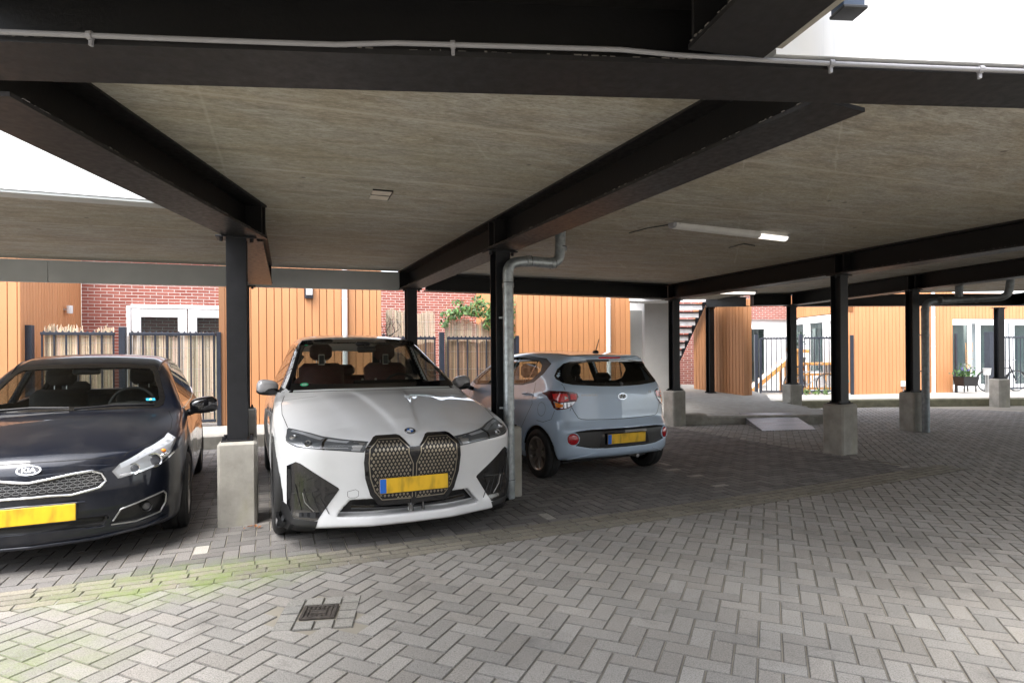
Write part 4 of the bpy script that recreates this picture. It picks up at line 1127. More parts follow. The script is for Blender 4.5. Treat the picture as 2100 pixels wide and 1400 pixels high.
for i in range(11):
    p = lo + d*((i + .35)/10.4)
    s_ = MB().box((p.x - .53, p.y + .08, p.z + .06), (1.02, .26, .035), .003).build('tread', 'dark_metal', e)
    MB().box((p.x - .53, p.y - .045, p.z - .025), (1.0, .012, .125), .002).build('riser', 'stair_white', s_)
for off in (-.02,):
    q0 = lo + Vector((off - .5, 0, .95)); q1 = hi_ + Vector((off - .5, 0, .95)); MB().tube([q0, q1], .018, 8).build('handrail', 'dark_metal', e, True)
    for f_ in (.08, .5): p = lo + d*f_ + Vector((off - .5, 0, 0)); MB().tube([p, p + Vector((0, 0, .95))], .012, 6).build('baluster', 'dark_metal', e)
e = empty('plastic_bag', (*aty(1386, 790, 14.6)[:2], pz(4, 14.6)), 0, 'crumpled grey green plastic bag at the foot of the stairs', 'bag'); r = random.Random(4)
mb = MB().ellipsoid((0, 0, .15), (.16, .14, .17), 18, 12); mb.v = [(x + r.gauss(0, .012) + (.05 if z > .2 else 0), y + r.gauss(0, .012), max(.0, z + r.gauss(0, .014))) for x, y, z in mb.v]; mb.build('sack', 'bag', e, True, 60)
MB().tube([(.03, 0, .29), (.06, .0, .36), (.12, 0, .38)], [.03, .05, .012], 9).build('knot', 'bag', e, True)
dg = (.97, -1.55); dl = math.hypot(*dg); cladding('clad_wall', 'diagonal orange board wall in shade beside the stairs', (5.10, 16.69), math.atan2(dg[1], dg[0]), dl - .18, .3, 2.86, .1)
cladding('clad_wall', 'narrow sunlit orange end of the diagonal wall', (5.97, 15.3), R(18), .26, .28, 2.86, .13)

# ---- far right: white fronts, fences, orange block
F2 = math.atan2(.79, 3.79); C4 = (10.14, 17.97)
w4 = cladding('clad_wall', 'broad orange board wall with a white meter box at the right', C4, F2, 3.87, .19, TOP, .135)
def P4(t, n=0): return (C4[0] + math.cos(F2)*t - math.sin(F2)*n, C4[1] + math.sin(F2)*t + math.cos(F2)*n)
downpipe(P4(3.05), F2, .2, TOP, 'white downpipe on the broad orange wall at the right', .055)
e = empty('meter_box', (*P4(1.98, -.0), .50), F2, 'small white meter box low on the broad orange wall', 'meter box'); MB().box((0, -.04, .0), (.17, .08, .17), .01).build('casing', 'pvc_white', e); MB().box((0, -.085, .0), (.10, .012, .09), .004).build('cover', 'diffuser', e); MB().tube([(0, -.03, -.08), (0, -.03, -.29)], .01, 6).build('cable', 'pvc_grey', e)
box_lamp((*P4(2.43, -.01), aty(1862, 636, 18.3)[2]), F2, 'dark wall lamp with a white shade on the broad orange wall')
e = empty('wall_tap', (10.0, 17.75, .42), 0, 'small teal tap post by the end of the bar fence', 'tap'); MB().box((0, 0, .0), (.06, .06, .44), .006).build('post', 'dark_metal', e); MB().box((0, -.03, .2), (.09, .06, .06), .01).build('valve', 'teal', e)
# return wall with big windows
rv = (10.14 - 9.88, 17.97 - 21.2); RA = math.atan2(rv[1], rv[0]); RL = math.hypot(*rv)
e = wall_empty('window_front', 'white window front on the side of the broad orange wall', 'window wall', (9.88, 21.2, 0), RA)
for x0, x1 in ((.05, 1.05), (1.15, 2.15), (2.25, 3.2)): glazed_leaf(e, x0, x1, .25, 2.60, .03, .14, None, .18, .6, 'pane', 'curtain')
MB().box((RL/2, .06, .21), (RL, .1, .06)).build('sill', 'pvc_white', e)
cladding('clad_wall', 'orange boards above the white window front', (9.88, 21.2), RA, RL, 2.70, TOP)
e = wall_empty('garden_door', 'white front with a shuttered green window behind the slide', 'window wall', (7.6, 20.75, 0), R(8))
MB().box((1.2, .1, 1.4), (2.6, .1, 2.5)).build('white_boarding', 'pvc_white', e)
glazed_leaf(e, .62, 1.42, .35, 2.45, .0, .12, None, 0, .1, 'pane', False)
mb = MB()
for i in range(26): mb.box((1.02, .02, .60 + i*.066), (.50, .012, .040), 0, 0)
mb.build('louvre_blind', 'gate_green', e)
brickwall('brick_wall', 'red brick strip above the shuttered white window', (7.6, 20.7), R(8), 2.6, 2.66, 3.6)
fo2 = (7.5, 18.25); FB = math.atan2(-.25, 2.83)
fence(fo2, FB, [(.14, 1.2, 1.72), (1.42, 2.74, 1.72)], .2, None, 'open black bar fence in front of the wooden slide', .15, True, [(0, 1.85, .09), (.12, 1.72, .05), (1.32, 1.85, .10), (2.80, 1.80, .10)], False)
for k in range(3):
    e = empty('weed', (8.95 + k*.28, 18.05 - k*.02, .2), 0, ['small weed growing at the foot of the bar fence, leftmost of three', 'small weed growing at the foot of the bar fence, middle of three', 'small weed growing at the foot of the bar fence, rightmost of three'][k], 'weed', 'weeds along the bar fence'); mb = MB()
    for _ in range(45): leaf(mb, Vector((r.gauss(0, .05), r.gauss(0, .04), abs(r.gauss(.07, .07)))), .03, r, (.09, .17, .03))
    mb.build('leaves', 'leaf', e)
# slide
e = empty('play_slide', (7.75, 18.9, .22), R(-3), 'white slide with a wooden frame behind the bar fence', 'slide')
def bar(a, b, w, h, mb):
    a, b = Vector(a), Vector(b); d = (b - a); L = d.length; q = d.to_track_quat('X', 'Z').to_matrix().to_4x4(); mb.box((0, 0, 0), (L, w, h), .004, M4=Matrix.Translation((a + b)/2) @ q); return mb
bar((-.25, 0, .08), (1.2, 0, 1.30), .42, .03, MB()).build('chute', 'slide_white', e)
for y in (-.23, .23):
    bar((-.25, y, .02), (1.2, y, 1.24), .03, .13, MB()).build('side_rail', 'wood_light', e)
for y in (-.23, .23): bar((1.18, y, 0), (1.18, y, 1.32), .08, .08, MB()).build('leg', 'wood_light', e)
bar((.85, -.3, 1.36), (1.55, -.3, 1.30), .05, .10, MB()).build('platform_rail', 'wood_light', e)
e = empty('garden_table', (9.3, 18.9, .2), R(-5), 'slatted wooden garden table behind the bar fence', 'table')
MB().box((.15, 0, .93), (1.9, .55, .08), .006).build('top', 'wood_light', e)
for x in (-.65, .05, .95):
    for y in (-.22, .22): MB().box((x, y, .445), (.07, .07, .88), .004).build('leg', 'wood_light', e)
MB().box((.15, -.24, .60), (1.7, .04, .07), .004).build('rail', 'wood_light', e); MB().box((.15, -.24, .16), (1.7, .04, .06), .004).build('rail', 'wood_light', e)
mb = MB()
for i in range(7): mb.box((-.45 + i*.2, -.24, .38), (.03, .03, .40), .003)
mb.build('slats', 'wood_light', e)
e = empty('potted_plant', (9.15, 18.85, 1.17), 0, 'pot with a tall plant standing on the wooden garden table', 'plant'); MB().lathe([(0, 0), (.10, 0), (.14, .02), (.16, .16), (.13, .17), (0, .17)], (0, 0, 0), 'z', 16).build('pot', 'gate_green', e, True)
mb = MB(); mb.tube([(0, 0, .15), (.01, 0, .5), (-.02, 0, .85)], .025, 7); mb.build('stem', 'black_plastic', e)
mb = MB()
for _ in range(60): leaf(mb, Vector((r.gauss(-.02, .07), r.gauss(0, .06), r.uniform(.55, .95))), .05, r, (.03, .06, .05))
mb.build('leaves', 'leaf', e)

def bicycle(name, label, o, ang, frame_m, sc=1.0, child=False):
    e = empty(name, o, ang, label, 'bicycle'); Rw = .33*sc; wb = 1.03*sc
    for x in (0, wb):
        w = empty_part('wheel', (x, 0, Rw), e)
        MB().lathe([(Rw - .012, -.018), (Rw, -.012), (Rw + .008, 0), (Rw, .012), (Rw - .012, .018), (Rw - .022, 0), (Rw - .012, -.018)], (0, 0, 0), 'y', 36).build('tyre', 'rubber', w, True)
        mb = MB().lathe([(Rw - .02, -.012), (Rw - .02, .012), (Rw - .035, 0), (Rw - .02, -.012)], (0, 0, 0), 'y', 36)
        for k in range(14):
            t = 2*math.pi*k/14; mb.tube([(0, .012*(-1)**k, 0), ((Rw - .03)*math.cos(t), 0, (Rw - .03)*math.sin(t))], .0018, 4)
        mb.tube([(0, -.03, 0), (0, .03, 0)], .016, 8); mb.build('rim', 'satin', w, True)
    S, B, H = Vector((.22*sc, 0, .80*sc)), Vector((.42*sc, 0, .28*sc)), Vector((.82*sc, 0, .74*sc))
    mb = MB()
    for a, b in ((S, B), (B, H + Vector((.02, 0, -.12))*sc), (S + Vector((.02, 0, -.08))*sc, H), ((0, 0, Rw), B), ((0, 0, Rw), S + Vector((.02, 0, -.1))*sc), (H + Vector((-.03, 0, .14))*sc, (wb, 0, Rw))): mb.tube([a, b], .017, 8)
    mb.build('frame', frame_m, e, True)
    MB().ellipsoid((S.x - .02, 0, S.z + .09*sc), (.14*sc, .075, .035), 14, 8).build('saddle', 'black_plastic', e, True); MB().tube([S, S + Vector((-.01, 0, .08*sc))], .012, 6).build('seat_post', 'satin', e)
    MB().tube([H + Vector((-.16, -.27, .22))*sc, H + Vector((-.02, -.22, .26))*sc, H + Vector((-.02, 0, .24))*sc, H + Vector((-.02, .22, .26))*sc, H + Vector((-.16, .27, .22))*sc], .011, 8).build('handlebar', 'satin', e, True)
    MB().tube([H + Vector((-.03, 0, .12))*sc, H + Vector((-.02, 0, .25))*sc], .012, 6).build('stem', 'satin', e)
    mb = MB()
    for x in (0, wb):
        V = []
        for k in range(11):
            t = R(20 + 15*k); V += [(x + (Rw + .03)*math.cos(t), -.025, Rw + (Rw + .03)*math.sin(t)), (x + (Rw + .03)*math.cos(t), .025, Rw + (Rw + .03)*math.sin(t))]
        mb.add(V, [(2*i, 2*i + 1, 2*i + 3, 2*i + 2) for i in range(10)])
    mb.build('mudguard', frame_m, e, True); return e
def empty_part(name, loc, parent, rz=0.0):
    o = bpy.data.objects.new(name, None); COL.objects.link(o); o.parent = parent; o.location = loc; o.rotation_euler = (0, 0, rz); o.empty_display_size = .1; return o
bicycle('bicycle', 'pale bicycle leaning behind the bar fence by the wooden table', (8.75, 18.45, .2), R(-4), 'satin', .95)
# right-most front
e = wall_empty('glazed_front', 'white glazed house front at the far right edge', 'window wall', (14.4, 20.4, 0), R(8))
MB().box((2.5, .12, .3), (5.2, .1, .4)).build('plinth', 'pvc_white', e)
for x0, x1, gl in ((.15, 1.55, 'pane'), (1.75, 3.0, 'pane'), (3.1, 4.2, 'pane')): glazed_leaf(e, x0, x1, .2, 2.55, .0, .15, None, .0, .15, gl, 'curtain')
MB().box((.6, .07, 1.6), (.9, .02, 1.7)).build('blind', 'diffuser', e)
cladding('clad_wall', 'orange boards above the white glazed front at the far right', (14.2, 20.3), R(8), 5.5, 2.62, TOP)
fence((13.98, 18.7), R(8), [(1.35, 4.0, 1.72)], .2, None, 'black bar fence at the far right in front of the black bicycle', .14, True, [(0, 1.85, .06), (1.2, 1.9, .19), (4.05, 1.8, .1)], False)
bicycle('bicycle', 'black bicycle leaning behind the fence at the far right', (15.25, 19.1, .2), R(5), 'black_plastic', 1.0)
e = empty('planter', (14.02, 18.35, .2), R(8), 'black trough planter with purple flowers on small wheels', 'planter')
V = []
MB().add([(x*k, y*k, z) for z, k in ((.22, .82), (.50, 1.0)) for x, y in ((-.27, -.2), (.27, -.2), (.27, .2), (-.27, .2))], [(3, 2, 1, 0), (0, 1, 5, 4), (1, 2, 6, 5), (2, 3, 7, 6), (3, 0, 4, 7)]).build('trough', 'black_plastic', e)
MB().box((0, 0, .46), (.50, .36, .03)).build('soil', 'soil', e)
for x in (-.2, .2):
    for y in (-.14, .14): MB().tube([(x, y, .22), (x, y, .04)], .018, 6).build('leg', 'black_plastic', e)
mb = MB()
for _ in range(160): leaf(mb, Vector((r.gauss(-.04, .13), r.gauss(0, .09), .52 + abs(r.gauss(.1, .09)))), .045, r, (.05, .13, .025))
mb.build('foliage', 'leaf', e); mb = MB()
for _ in range(40): leaf(mb, Vector((r.gauss(-.02, .12), r.gauss(-.02, .08), .68 + abs(r.gauss(.04, .05)))), .03, r, (.14, .09, .42))
mb.build('flowers', 'leaf', e); mb = MB()
for k in range(5): mb.tube([(.12 + .03*k, .1, .5), (.1 + .06*k, .1, 1.55)], .006, 5)
for z in (.8, 1.05, 1.3): mb.tube([(.08, .09, z), (.36, .09, z)], .005, 5)
mb.build('trellis', 'wood_light', e)
e = empty('paint_pot', (14.75, 18.45, .75), 0, 'small white pot resting on a stand by the far right post', 'pot'); MB().lathe([(0, 0), (.09, 0), (.11, .2), (.12, .21), (0, .21)], (0, 0, 0), 'z', 16).build('pot', 'pvc_white', e, True); MB().tube([(0, 0, -.55), (0, 0, 0)], .05, 10).build('stand', 'satin', e)
# fallen leaves at the foot of the left block
q = onz(512, 1083, 0); e = empty('dead_leaves', (q[0], q[1], .002), 0, 'few dry brown leaves at the foot of the left concrete block', 'leaves'); mb = MB(); r = random.Random(3)
for k in range(9):
    p = Vector((r.gauss(0, .045), r.gauss(0, .02), r.uniform(.006, .018))); a = r.uniform(0, 6.28); s_ = r.uniform(.012, .028)
    mb.add([(p.x + s_*math.cos(a), p.y + s_*math.sin(a), p.z), (p.x + .5*s_*math.cos(a + 1.6), p.y + .5*s_*math.sin(a + 1.6), p.z + .008), (p.x - s_*math.cos(a), p.y - s_*math.sin(a), p.z), (p.x + .5*s_*math.cos(a - 1.6), p.y + .5*s_*math.sin(a - 1.6), p.z + .006)], [(0, 1, 2, 3)])
mb.build('leaf', 'dead_leaf', e)

# unseen house block added behind the viewer to cut low sky light
e = wall_empty('sky_blocker_house', 'added unseen pale house block behind the viewer that blocks low sky light', 'house', (-14, -8.5, 0), 0); e['kind'] = 'structure'
MB().box((15, -2, 2.9), (34, 4, 5.8)).build('wall', 'render_shade', e)
MB().box((23, 5.2, 2.9), (4, 10.2, 5.8)).build('wall', 'render_shade', e)  # added wing that keeps sky light off the floor at the right
for i in range(8):
    for z in (1.5, 4.2): o = MB().box((1.5 + i*4, .01, z), (1.6, .06, 1.5)).build('window', 'gloss_black', e)
# ================================================================ CARS
def unproject(mode, car, P, phi=0.0, sx=1):
    """plan coordinates of a panel -> ray origins and direction"""
    P = np.asarray(P, float); u, w = P[:, 0], P[:, 1]; z = np.zeros(len(P))
    if mode == 'front': return np.stack([u, z - .6, w], 1), np.array([0, 1., 0])
    if mode == 'back': return np.stack([u, z + car.L + .6, w], 1), np.array([0, -1., 0])
    if mode == 'top': return np.stack([u, w, z + 2.2], 1), np.array([0, 0, -1.])
    if mode == 'side': return np.stack([z + sx*1.6, u, w], 1), np.array([-sx, 0., 0])
    if mode == 'corner':      # seen diagonally from the front corner on side sx
        c, s = math.cos(phi), math.sin(phi); t = -1.6
        return np.stack([sx*(u*c - t*s*-1*-1), u*s + t*c, w], 1), np.array([-sx*s, c, 0.])
def corner_u(ax, y, phi): return ax*math.cos(phi) + y*math.sin(phi)

def dens(poly, res, closed=True):
    out = []; n = len(poly)
    for i in range(n if closed else n - 1):
        a, b = poly[i], poly[(i+1) % n]; L = math.dist(a, b); k = max(1, int(L/res))
        out += [(a[0] + (b[0]-a[0])*j/k, a[1] + (b[1]-a[1])*j/k) for j in range(k)]
    if not closed: out.append(tuple(poly[-1]))
    return out
def chaikin(poly, n=2, closed=True):
    for _ in range(n):
        q = []; m = len(poly)
        for i in range(m if closed else m - 1):
            a, b = poly[i], poly[(i+1) % m]; q += [(a[0]*.78 + b[0]*.22, a[1]*.78 + b[1]*.22), (a[0]*.22 + b[0]*.78, a[1]*.22 + b[1]*.78)]
        poly = q if closed else [poly[0]] + q + [poly[-1]]
    return poly
def inset(poly, d):
    n = len(poly); A = sum(poly[i][0]*poly[(i+1) % n][1] - poly[(i+1) % n][0]*poly[i][1] for i in range(n)); s = 1 if A > 0 else -1; out = []
    for i in range(n):
        p, a, b = Vector(poly[i]), Vector(poly[i-1]), Vector(poly[(i+1) % n]); e1 = (p - a).normalized(); e2 = (b - p).normalized()
        m = Vector((-(e1.y + e2.y), e1.x + e2.x))*s
        if m.length < 1e-6: m = Vector((-e1.y, e1.x))*s
        m.normalize(); k = max(.35, m.dot(Vector((-e1.y, e1.x))*s)); out.append(tuple(p + m*(d/k)))
    return out

def panel(name, car, poly, mat, parent, mode='front', off=.003, res=.022, phi=0.0, sx=1, fn=None, skirt=.012, holes=(), smooth=True):
    """a skin laid over the body inside the outline poly, standing off by off, with a rim going back into the body"""
    fn = fn or car.outer
    B = dens(poly, res); xs = [p[0] for p in B]; ys = [p[1] for p in B]
    gx = np.arange(min(xs), max(xs), res); gy = np.arange(min(ys), max(ys), res*.9)
    G = np.array([(x + (j % 2)*res/2, y) for j, y in enumerate(gy) for x in gx]) if len(gx) and len(gy) else np.zeros((0, 2))
    if len(G):
        keep = poly_sdf(G[:, 0], G[:, 1], poly) < -res*.45
        for hh in holes: keep &= poly_sdf(G[:, 0], G[:, 1], hh) > res*.45
        G = G[keep]
    pts = [Vector(p) for p in B]; faces = [list(range(len(B)))]; loops = [list(range(len(B)))]
    edges = []
    for hh in holes:
        H = dens(hh, res); k = len(pts); pts += [Vector(p) for p in H]; loops.append(list(range(k, k + len(H)))); edges += [(k + i, k + (i+1) % len(H)) for i in range(len(H))]
    nb = len(pts); pts += [Vector(p) for p in G]
    V2, _, F, ov, _, _ = geometry.delaunay_2d_cdt(pts, edges, faces, 1, 1e-6)
    V2 = np.array([tuple(v) for v in V2]); F = [f for f in F if len(f) >= 3]
    if holes:
        C = np.array([V2[list(f)].mean(0) for f in F]); ok = np.ones(len(F), bool)
        for hh in holes: ok &= poly_sdf(C[:, 0], C[:, 1], hh) > 0
        F = [f for f, k in zip(F, ok) if k]
    O, D = unproject(mode, car, V2, phi, sx); P, hit = car.hit(fn, O, D, 3.2, .02)
    if not hit.all():                                 # edge points that just miss: borrow depth from the nearest hit
        bad = np.where(~hit)[0]; good = np.where(hit)[0]
        for i in bad:
            j = good[np.argmin(((V2[good] - V2[i])**2).sum(1))]; Dv = D if D.ndim == 1 else D[i]
            P[i] = O[i] + Dv*float(np.dot(P[j] - O[i], Dv))
    N = car.grad(fn, P)
    outer = P + N*off
    inv = {}
    for k, srcs in enumerate(ov):
        for q in srcs: inv[q] = k
    v = [tuple(p) for p in outer]; f = []
    for t in F:
        a, b, c = (Vector(outer[i]) for i in t[:3]); nn = (b - a).cross(c - a)
        f.append(tuple(t) if nn.dot(Vector(N[t[0]])) > 0 else tuple(t[::-1]))
    nrm = [tuple(q) for q in N]
    if skirt:
        for lp in loops:
            ids = [inv[i] for i in lp]; k = len(v)
            for i in ids:
                v.append(tuple(outer[i])); v.append(tuple(P[i] + N[i]*(off - skirt)))
            m = len(ids); cen = outer[ids].mean(0)
            for i in range(m):
                a, b = outer[ids[i]], outer[ids[(i+1) % m]]; e_ = np.cross(b - a, N[ids[i]]); nrm.append(tuple(e_/(np.linalg.norm(e_) + 1e-9))); nrm.append(nrm[-1])
                j = (i+1) % m; f.append((k + 2*i, k + 2*i + 1, k + 2*j + 1, k + 2*j))
    return mesh_obj(name, v, f, mat, parent, smooth, None, 40, None if not smooth else nrm, False)

def ribbon(mb, car, pts, mode='front', width=.005, off=.0012, res=.03, phi=0.0, sx=1, fn=None, tube=0, closed=False):
    """a thin strip (or a round bead) following the body along a line"""
    fn = fn or car.outer; B = dens(pts, res, closed)
    if closed: B.append(B[0])
    O, D = unproject(mode, car, B, phi, sx); P, hit = car.hit(fn, O, D, 3.2, .02)
    P = P[hit]
    if len(P) < 2: return mb
    N = car.grad(fn, P); P = P + N*off
    if tube: return mb.tube([Vector(p) for p in P], tube, 7)
    V = []; F = []
    for i in range(len(P)):
        d = P[min(i+1, len(P)-1)] - P[max(i-1, 0)]; s = np.cross(d, N[i]); s /= np.linalg.norm(s) + 1e-9
        V += [tuple(P[i] - s*width/2), tuple(P[i] + s*width/2)]
    return mb.add(V, [(2*i, 2*i + 1, 2*i + 3, 2*i + 2) for i in range(len(P) - 1)])
class Gaps:
    """shut lines: each one its own strip"""
    def __init__(s, parent): s.p = parent
    def add(s, car, *a, **k):
        m = ribbon(MB(), car, *a, **k)
        if m.v: m.build('panel_gap', 'black_void', s.p)
def mir(poly): return [(-a, b) for a, b in poly]

def body_mesh(car, parent, mat, h=.0165, recess=()):
    v, f, n = surface_nets(car.body, (-1.06, -.08, .08), (1.06, car.L + .08, 1.78), h)
    o = mesh_obj('body', v, f, mat, parent, True, None, 0, n, False)
    # the insides of recesses, wheel wells and cabin are unpainted black
    c = v[f].mean(1); d = car.outer(*c.T); inner = (d < -.028) & (c[:, 1] > .45)
    for p in recess: inner |= (poly_sdf(np.abs(c[:, 0]), c[:, 2], p) < .006) & (d < -.007) & (c[:, 1] < 1.0)
    o.data.materials.append(M['black_plastic']); o.data.polygons.foreach_set('material_index', inner.astype(np.int32))
    return o

def wheel(car, parent, x, y, Rt, w, Rr, spokes, rim_m, side, twin=False, steer=0.0):
    o = empty_part('wheel', (x, y, Rt), parent, steer); hw = w/2
    prof = [(Rr, -hw*.86), (Rr + .012, -hw*.97), (Rr + (Rt-Rr)*.55, -hw), (Rt - .022, -hw*.93), (Rt - .006, -hw*.80), (Rt, -hw*.55)]
    prof += [(Rt - .007, -hw*.30), (Rt - .007, -hw*.26), (Rt, -hw*.25), (Rt, hw*.25), (Rt - .007, hw*.26), (Rt - .007, hw*.30), (Rt, hw*.31)] + [(r_, -u) for r_, u in prof[::-1]]
    MB().lathe(prof, (0, 0, 0), 'x', 56).build('tyre', 'rubber', o, True, 35)
    s = side; mb = MB()
    mb.lathe([(Rr + .004, s*hw*.90), (Rr - .008, s*hw*.92), (Rr - .022, s*hw*.80), (Rr - .035, s*hw*.2), (Rr - .035, -s*hw*.7)], (0, 0, 0), 'x', 56)
    mb.lathe([(0, s*hw*.66), (.035, s*hw*.66), (.060, s*hw*.60), (.075, s*hw*.40), (.075, s*hw*.1)], (0, 0, 0), 'x', 28)
    for k in range(spokes):
        for dlt in ((-.085, .085) if twin else (0,)):
            t = 2*math.pi*k/spokes; t1 = t + dlt*1.6; V = []
            for rr, th, ww, dep in ((.05, t, .026, .60), (Rr*.55, t + dlt*.8, .020, .72), (Rr - .012, t1, .024, .84)):
                e1 = Vector((0, math.cos(th), math.sin(th))); e2 = Vector((0, -math.sin(th), math.cos(th)))
                for a, b in ((-1, 1), (1, 1), (1, 0), (-1, 0)): V.append(e1*rr + e2*ww*a*(.55 if b else .9) + Vector((s*hw*dep - (0 if b else s*.03), 0, 0)))
            mb.add(V, [(4*j + i, 4*j + (i+1) % 4, 4*j + 4 + (i+1) % 4, 4*j + 4 + i) for j in (0, 1) for i in range(4)])
    mb.build('rim', rim_m, o, True, 35)
    MB().lathe([(0, -s*.0), (Rr - .03, -s*.0)], (0, 0, 0), 'x', 40).build('brake_disc', 'black_plastic', o)
    return o

def seat(parent, x, y, z, w, mat, back=1, head=True, tall=.62, insert=None):
    """back = +1 when the backrest is at larger y"""
    mb = MB().box((x, y, z), (w, .5, .16), .05)
    q = Matrix.Translation((x, y + back*.30, z + .34)) @ Matrix.Rotation(-back*R(14), 4, 'X')
    mb.box((0, 0, 0), (w, .14, tall), .06, M4=q); o = mb.build('seat', mat, parent, True, 50)
    if head:
        MB().box((x, y + back*.42, z + .34 + tall/2 + .12), (.25, .10, .19), .045).build('headrest', mat, o, True, 50)
        MB().tube([(x - .05, y + back*.40, z + .3 + tall/2), (x - .05, y + back*.42, z + .4 + tall/2)], .006, 6).tube([(x + .05, y + back*.40, z + .3 + tall/2), (x + .05, y + back*.42, z + .4 + tall/2)], .006, 6).build('headrest_post', 'satin', o)
    if insert:
        MB().box((x, y + back*.40 - .055, z + .34 + tall/2 + .03), (.07, .015, .13), .006).build('headrest_slot', insert, o)
        MB().box((x, y + back*.40 - .064, z + .34 + tall/2 + .03), (.052, .012, .10), .004).build('headrest_pad', 'black_plastic', o)
    return o
def steering(parent, x, y, z, tilt, r_=.185):
    pts = [Vector((r_*math.cos(t), 0, r_*math.sin(t))) for t in [2*math.pi*i/32 for i in range(33)]]
    q = Matrix.Translation((x, y, z)) @ Matrix.Rotation(tilt, 4, 'X')
    mb = MB().tube([q @ p for p in pts], .014, 8, False); mb.box((0, 0, -.02), (.13, .04, .10), .02, M4=q); mb.box((0, 0, 0), (.34, .02, .035), .006, M4=q)
    return mb.build('steering_wheel', 'seat_dark', parent, True, 40)
def mirror(parent, x, y, z, sx, top_m, low_m, w=.125, dep=.07, h=.085, yaw=0.0):
    r1 = MB().ellipsoid((0, 0, 0), (w, dep, h), 22, 14, .72)
    r1.v = [(a, b*(1 - .25*(a/w)), c*(1 + .12*(a*sx/w)) ) for a, b, c in r1.v]
    o = r1.build('mirror', top_m, parent, True, 60); o.location = (x, y, z); o.rotation_euler = (0, R(-4)*sx, yaw)
    MB().ellipsoid((0, .0, -.032), (w*1.005, dep*1.005, h*.64), 20, 10, .75).build('mirror_base', low_m, o, True, 60)
    MB().tube([(-sx*w*.5, .01, -h*.5), (-sx*(w + .07), .02, -h*1.05)], [.035, .03], 10).build('mirror_arm', low_m, o, True, 60)
    return o
def lamp_unit(parent, p, r_, ring='chrome', n=Vector((0, -1, 0)), body='lens_smoke'):
    q = Vector(p); n = Vector(n).normalized(); rot = n.to_track_quat('Z', 'Y').to_matrix().to_4x4(); Mx = Matrix.Translation(q) @ rot
    def lat(prof, name, mat, par):
        mb = MB().lathe(prof, (0, 0, 0), 'z', 28); mb.v = [tuple(Mx @ Vector(v)) for v in mb.v]; return mb.build(name, mat, par, True, 40)
    o = lat([(r_*.72, -.01), (r_*.8, .012), (r_*.95, .016), (r_, .008), (r_, -.02)], 'lamp_ring', ring, parent)
    lat([(0, .024), (r_*.35, .021), (r_*.6, .012), (r_*.73, -.004), (r_*.74, -.02)], 'projector_lens', body, o)
    lat([(0, -.012), (r_*.72, -.012)], 'reflector', 'satin', o)
    return o
def plate(parent, x, y, z, tilt=0.0, eu=True, w=.52, h=.11):
    o = MB().box((0, 0, 0), (w, .008, h), .003).build('number_plate', 'plate', parent); o.location = (x, y, z); o.rotation_euler = (tilt, 0, 0)
    MB().box((0, .006, 0), (w + .016, .010, h + .016), .004).build('plate_holder', 'black_plastic', o)
    if eu: MB().box((-w/2 + .024, -.003, 0), (.046, .008, h - .006), .002).build('blue_band', 'plate_blue', o)
    return o
def poly3(name, parent, pts, mat, th=.004):
    """flat emblem piece: outline in (x, z), facing -y"""
    n = len(pts); V = [(x, 0, z) for x, z in pts] + [(x, th, z) for x, z in pts]
    return MB().add(V, [tuple(range(n)), tuple(range(n, 2*n))[::-1]] + [(i, (i+1) % n, n + (i+1) % n, n + i) for i in range(n)]).build(name, mat, parent)
def oval(rx, rz, n=36, a0=0, a1=360): return [(rx*math.cos(R(a0 + (a1-a0)*i/n)), rz*math.sin(R(a0 + (a1-a0)*i/n))) for i in range(n + (0 if a1 - a0 >= 360 else 1))]
def lay(o, car, x, z, off=.002, mode='front'):
    """stand a flat emblem on the body facing outwards"""
    O, D = unproject(mode, car, [(x, z)]); P, _ = car.hit(car.outer, O, D, 3.2); N = car.grad(car.outer, P)[0]
    zax = Vector((0, 0, 1)); yv = -Vector(N); xv = yv.cross(zax).normalized(); zv = xv.cross(yv)
    m = Matrix((xv, yv, zv)).transposed().to_4x4(); m.translation = Vector(P[0]) + Vector(N)*off
    o.matrix_local = m; return o
def cabin(car, root, dash_y, dash_z, body='seat_dark'):
    MB().box((0, (dash_y + car.cab1)/2, car.floor + .01), (1.3, car.cab1 - dash_y - .1, .02)).build('cabin_floor', body, root)

# ---------------------------------------------------------------- 1. white electric SUV
pose = POSE['suv']; car = SUV
suv = empty('parked_car', (pose[0], pose[1], 0), pose[2], 'white electric SUV with tall kidney grilles and a yellow plate between two posts', 'car', 'cars parked under the deck')
body_mesh(car, suv, 'paint_white', .0165)
ws = [(0, 1.118), (.45, 1.116), (.80, 1.108), (.822, 1.13), (.78, 1.215), (.635, 1.555), (.61, 1.595), (.40, 1.613), (0, 1.618)]
wsf = ws[:-1] + [(0, 1.618)] + mir(ws[1:-1])[::-1]
sh = [(0, 1.155), (.5, 1.158), (.765, 1.168), (.745, 1.215), (.598, 1.53), (.56, 1.558), (.4, 1.574), (0, 1.578)]; shf = sh + mir(sh[1:-1])[::-1]
w_ = panel('windscreen', car, shf, 'windscreen', suv, off=.003, res=.035)
panel('windscreen_border', car, wsf, 'gloss_black', suv, off=.0045, res=.03, holes=[shf])
fr = car.side_polys
for sx in (-1, 1):
    for k, p in enumerate(fr):
        o = panel('side_window', car, inset(p, -.012), 'tinted', suv, 'side', .003, .04, sx=sx)
    sp = [(1.56, 1.09), (2.2, 1.43), (2.62, 1.575), (3.4, 1.60), (3.95, 1.555), (4.28, 1.44), (4.42, 1.28), (4.30, 1.12), (3, 1.085)]
    panel('window_surround', car, sp, 'gloss_black', suv, 'side', .0025, .04, sx=sx, holes=[inset(p, -.002) for p in fr])
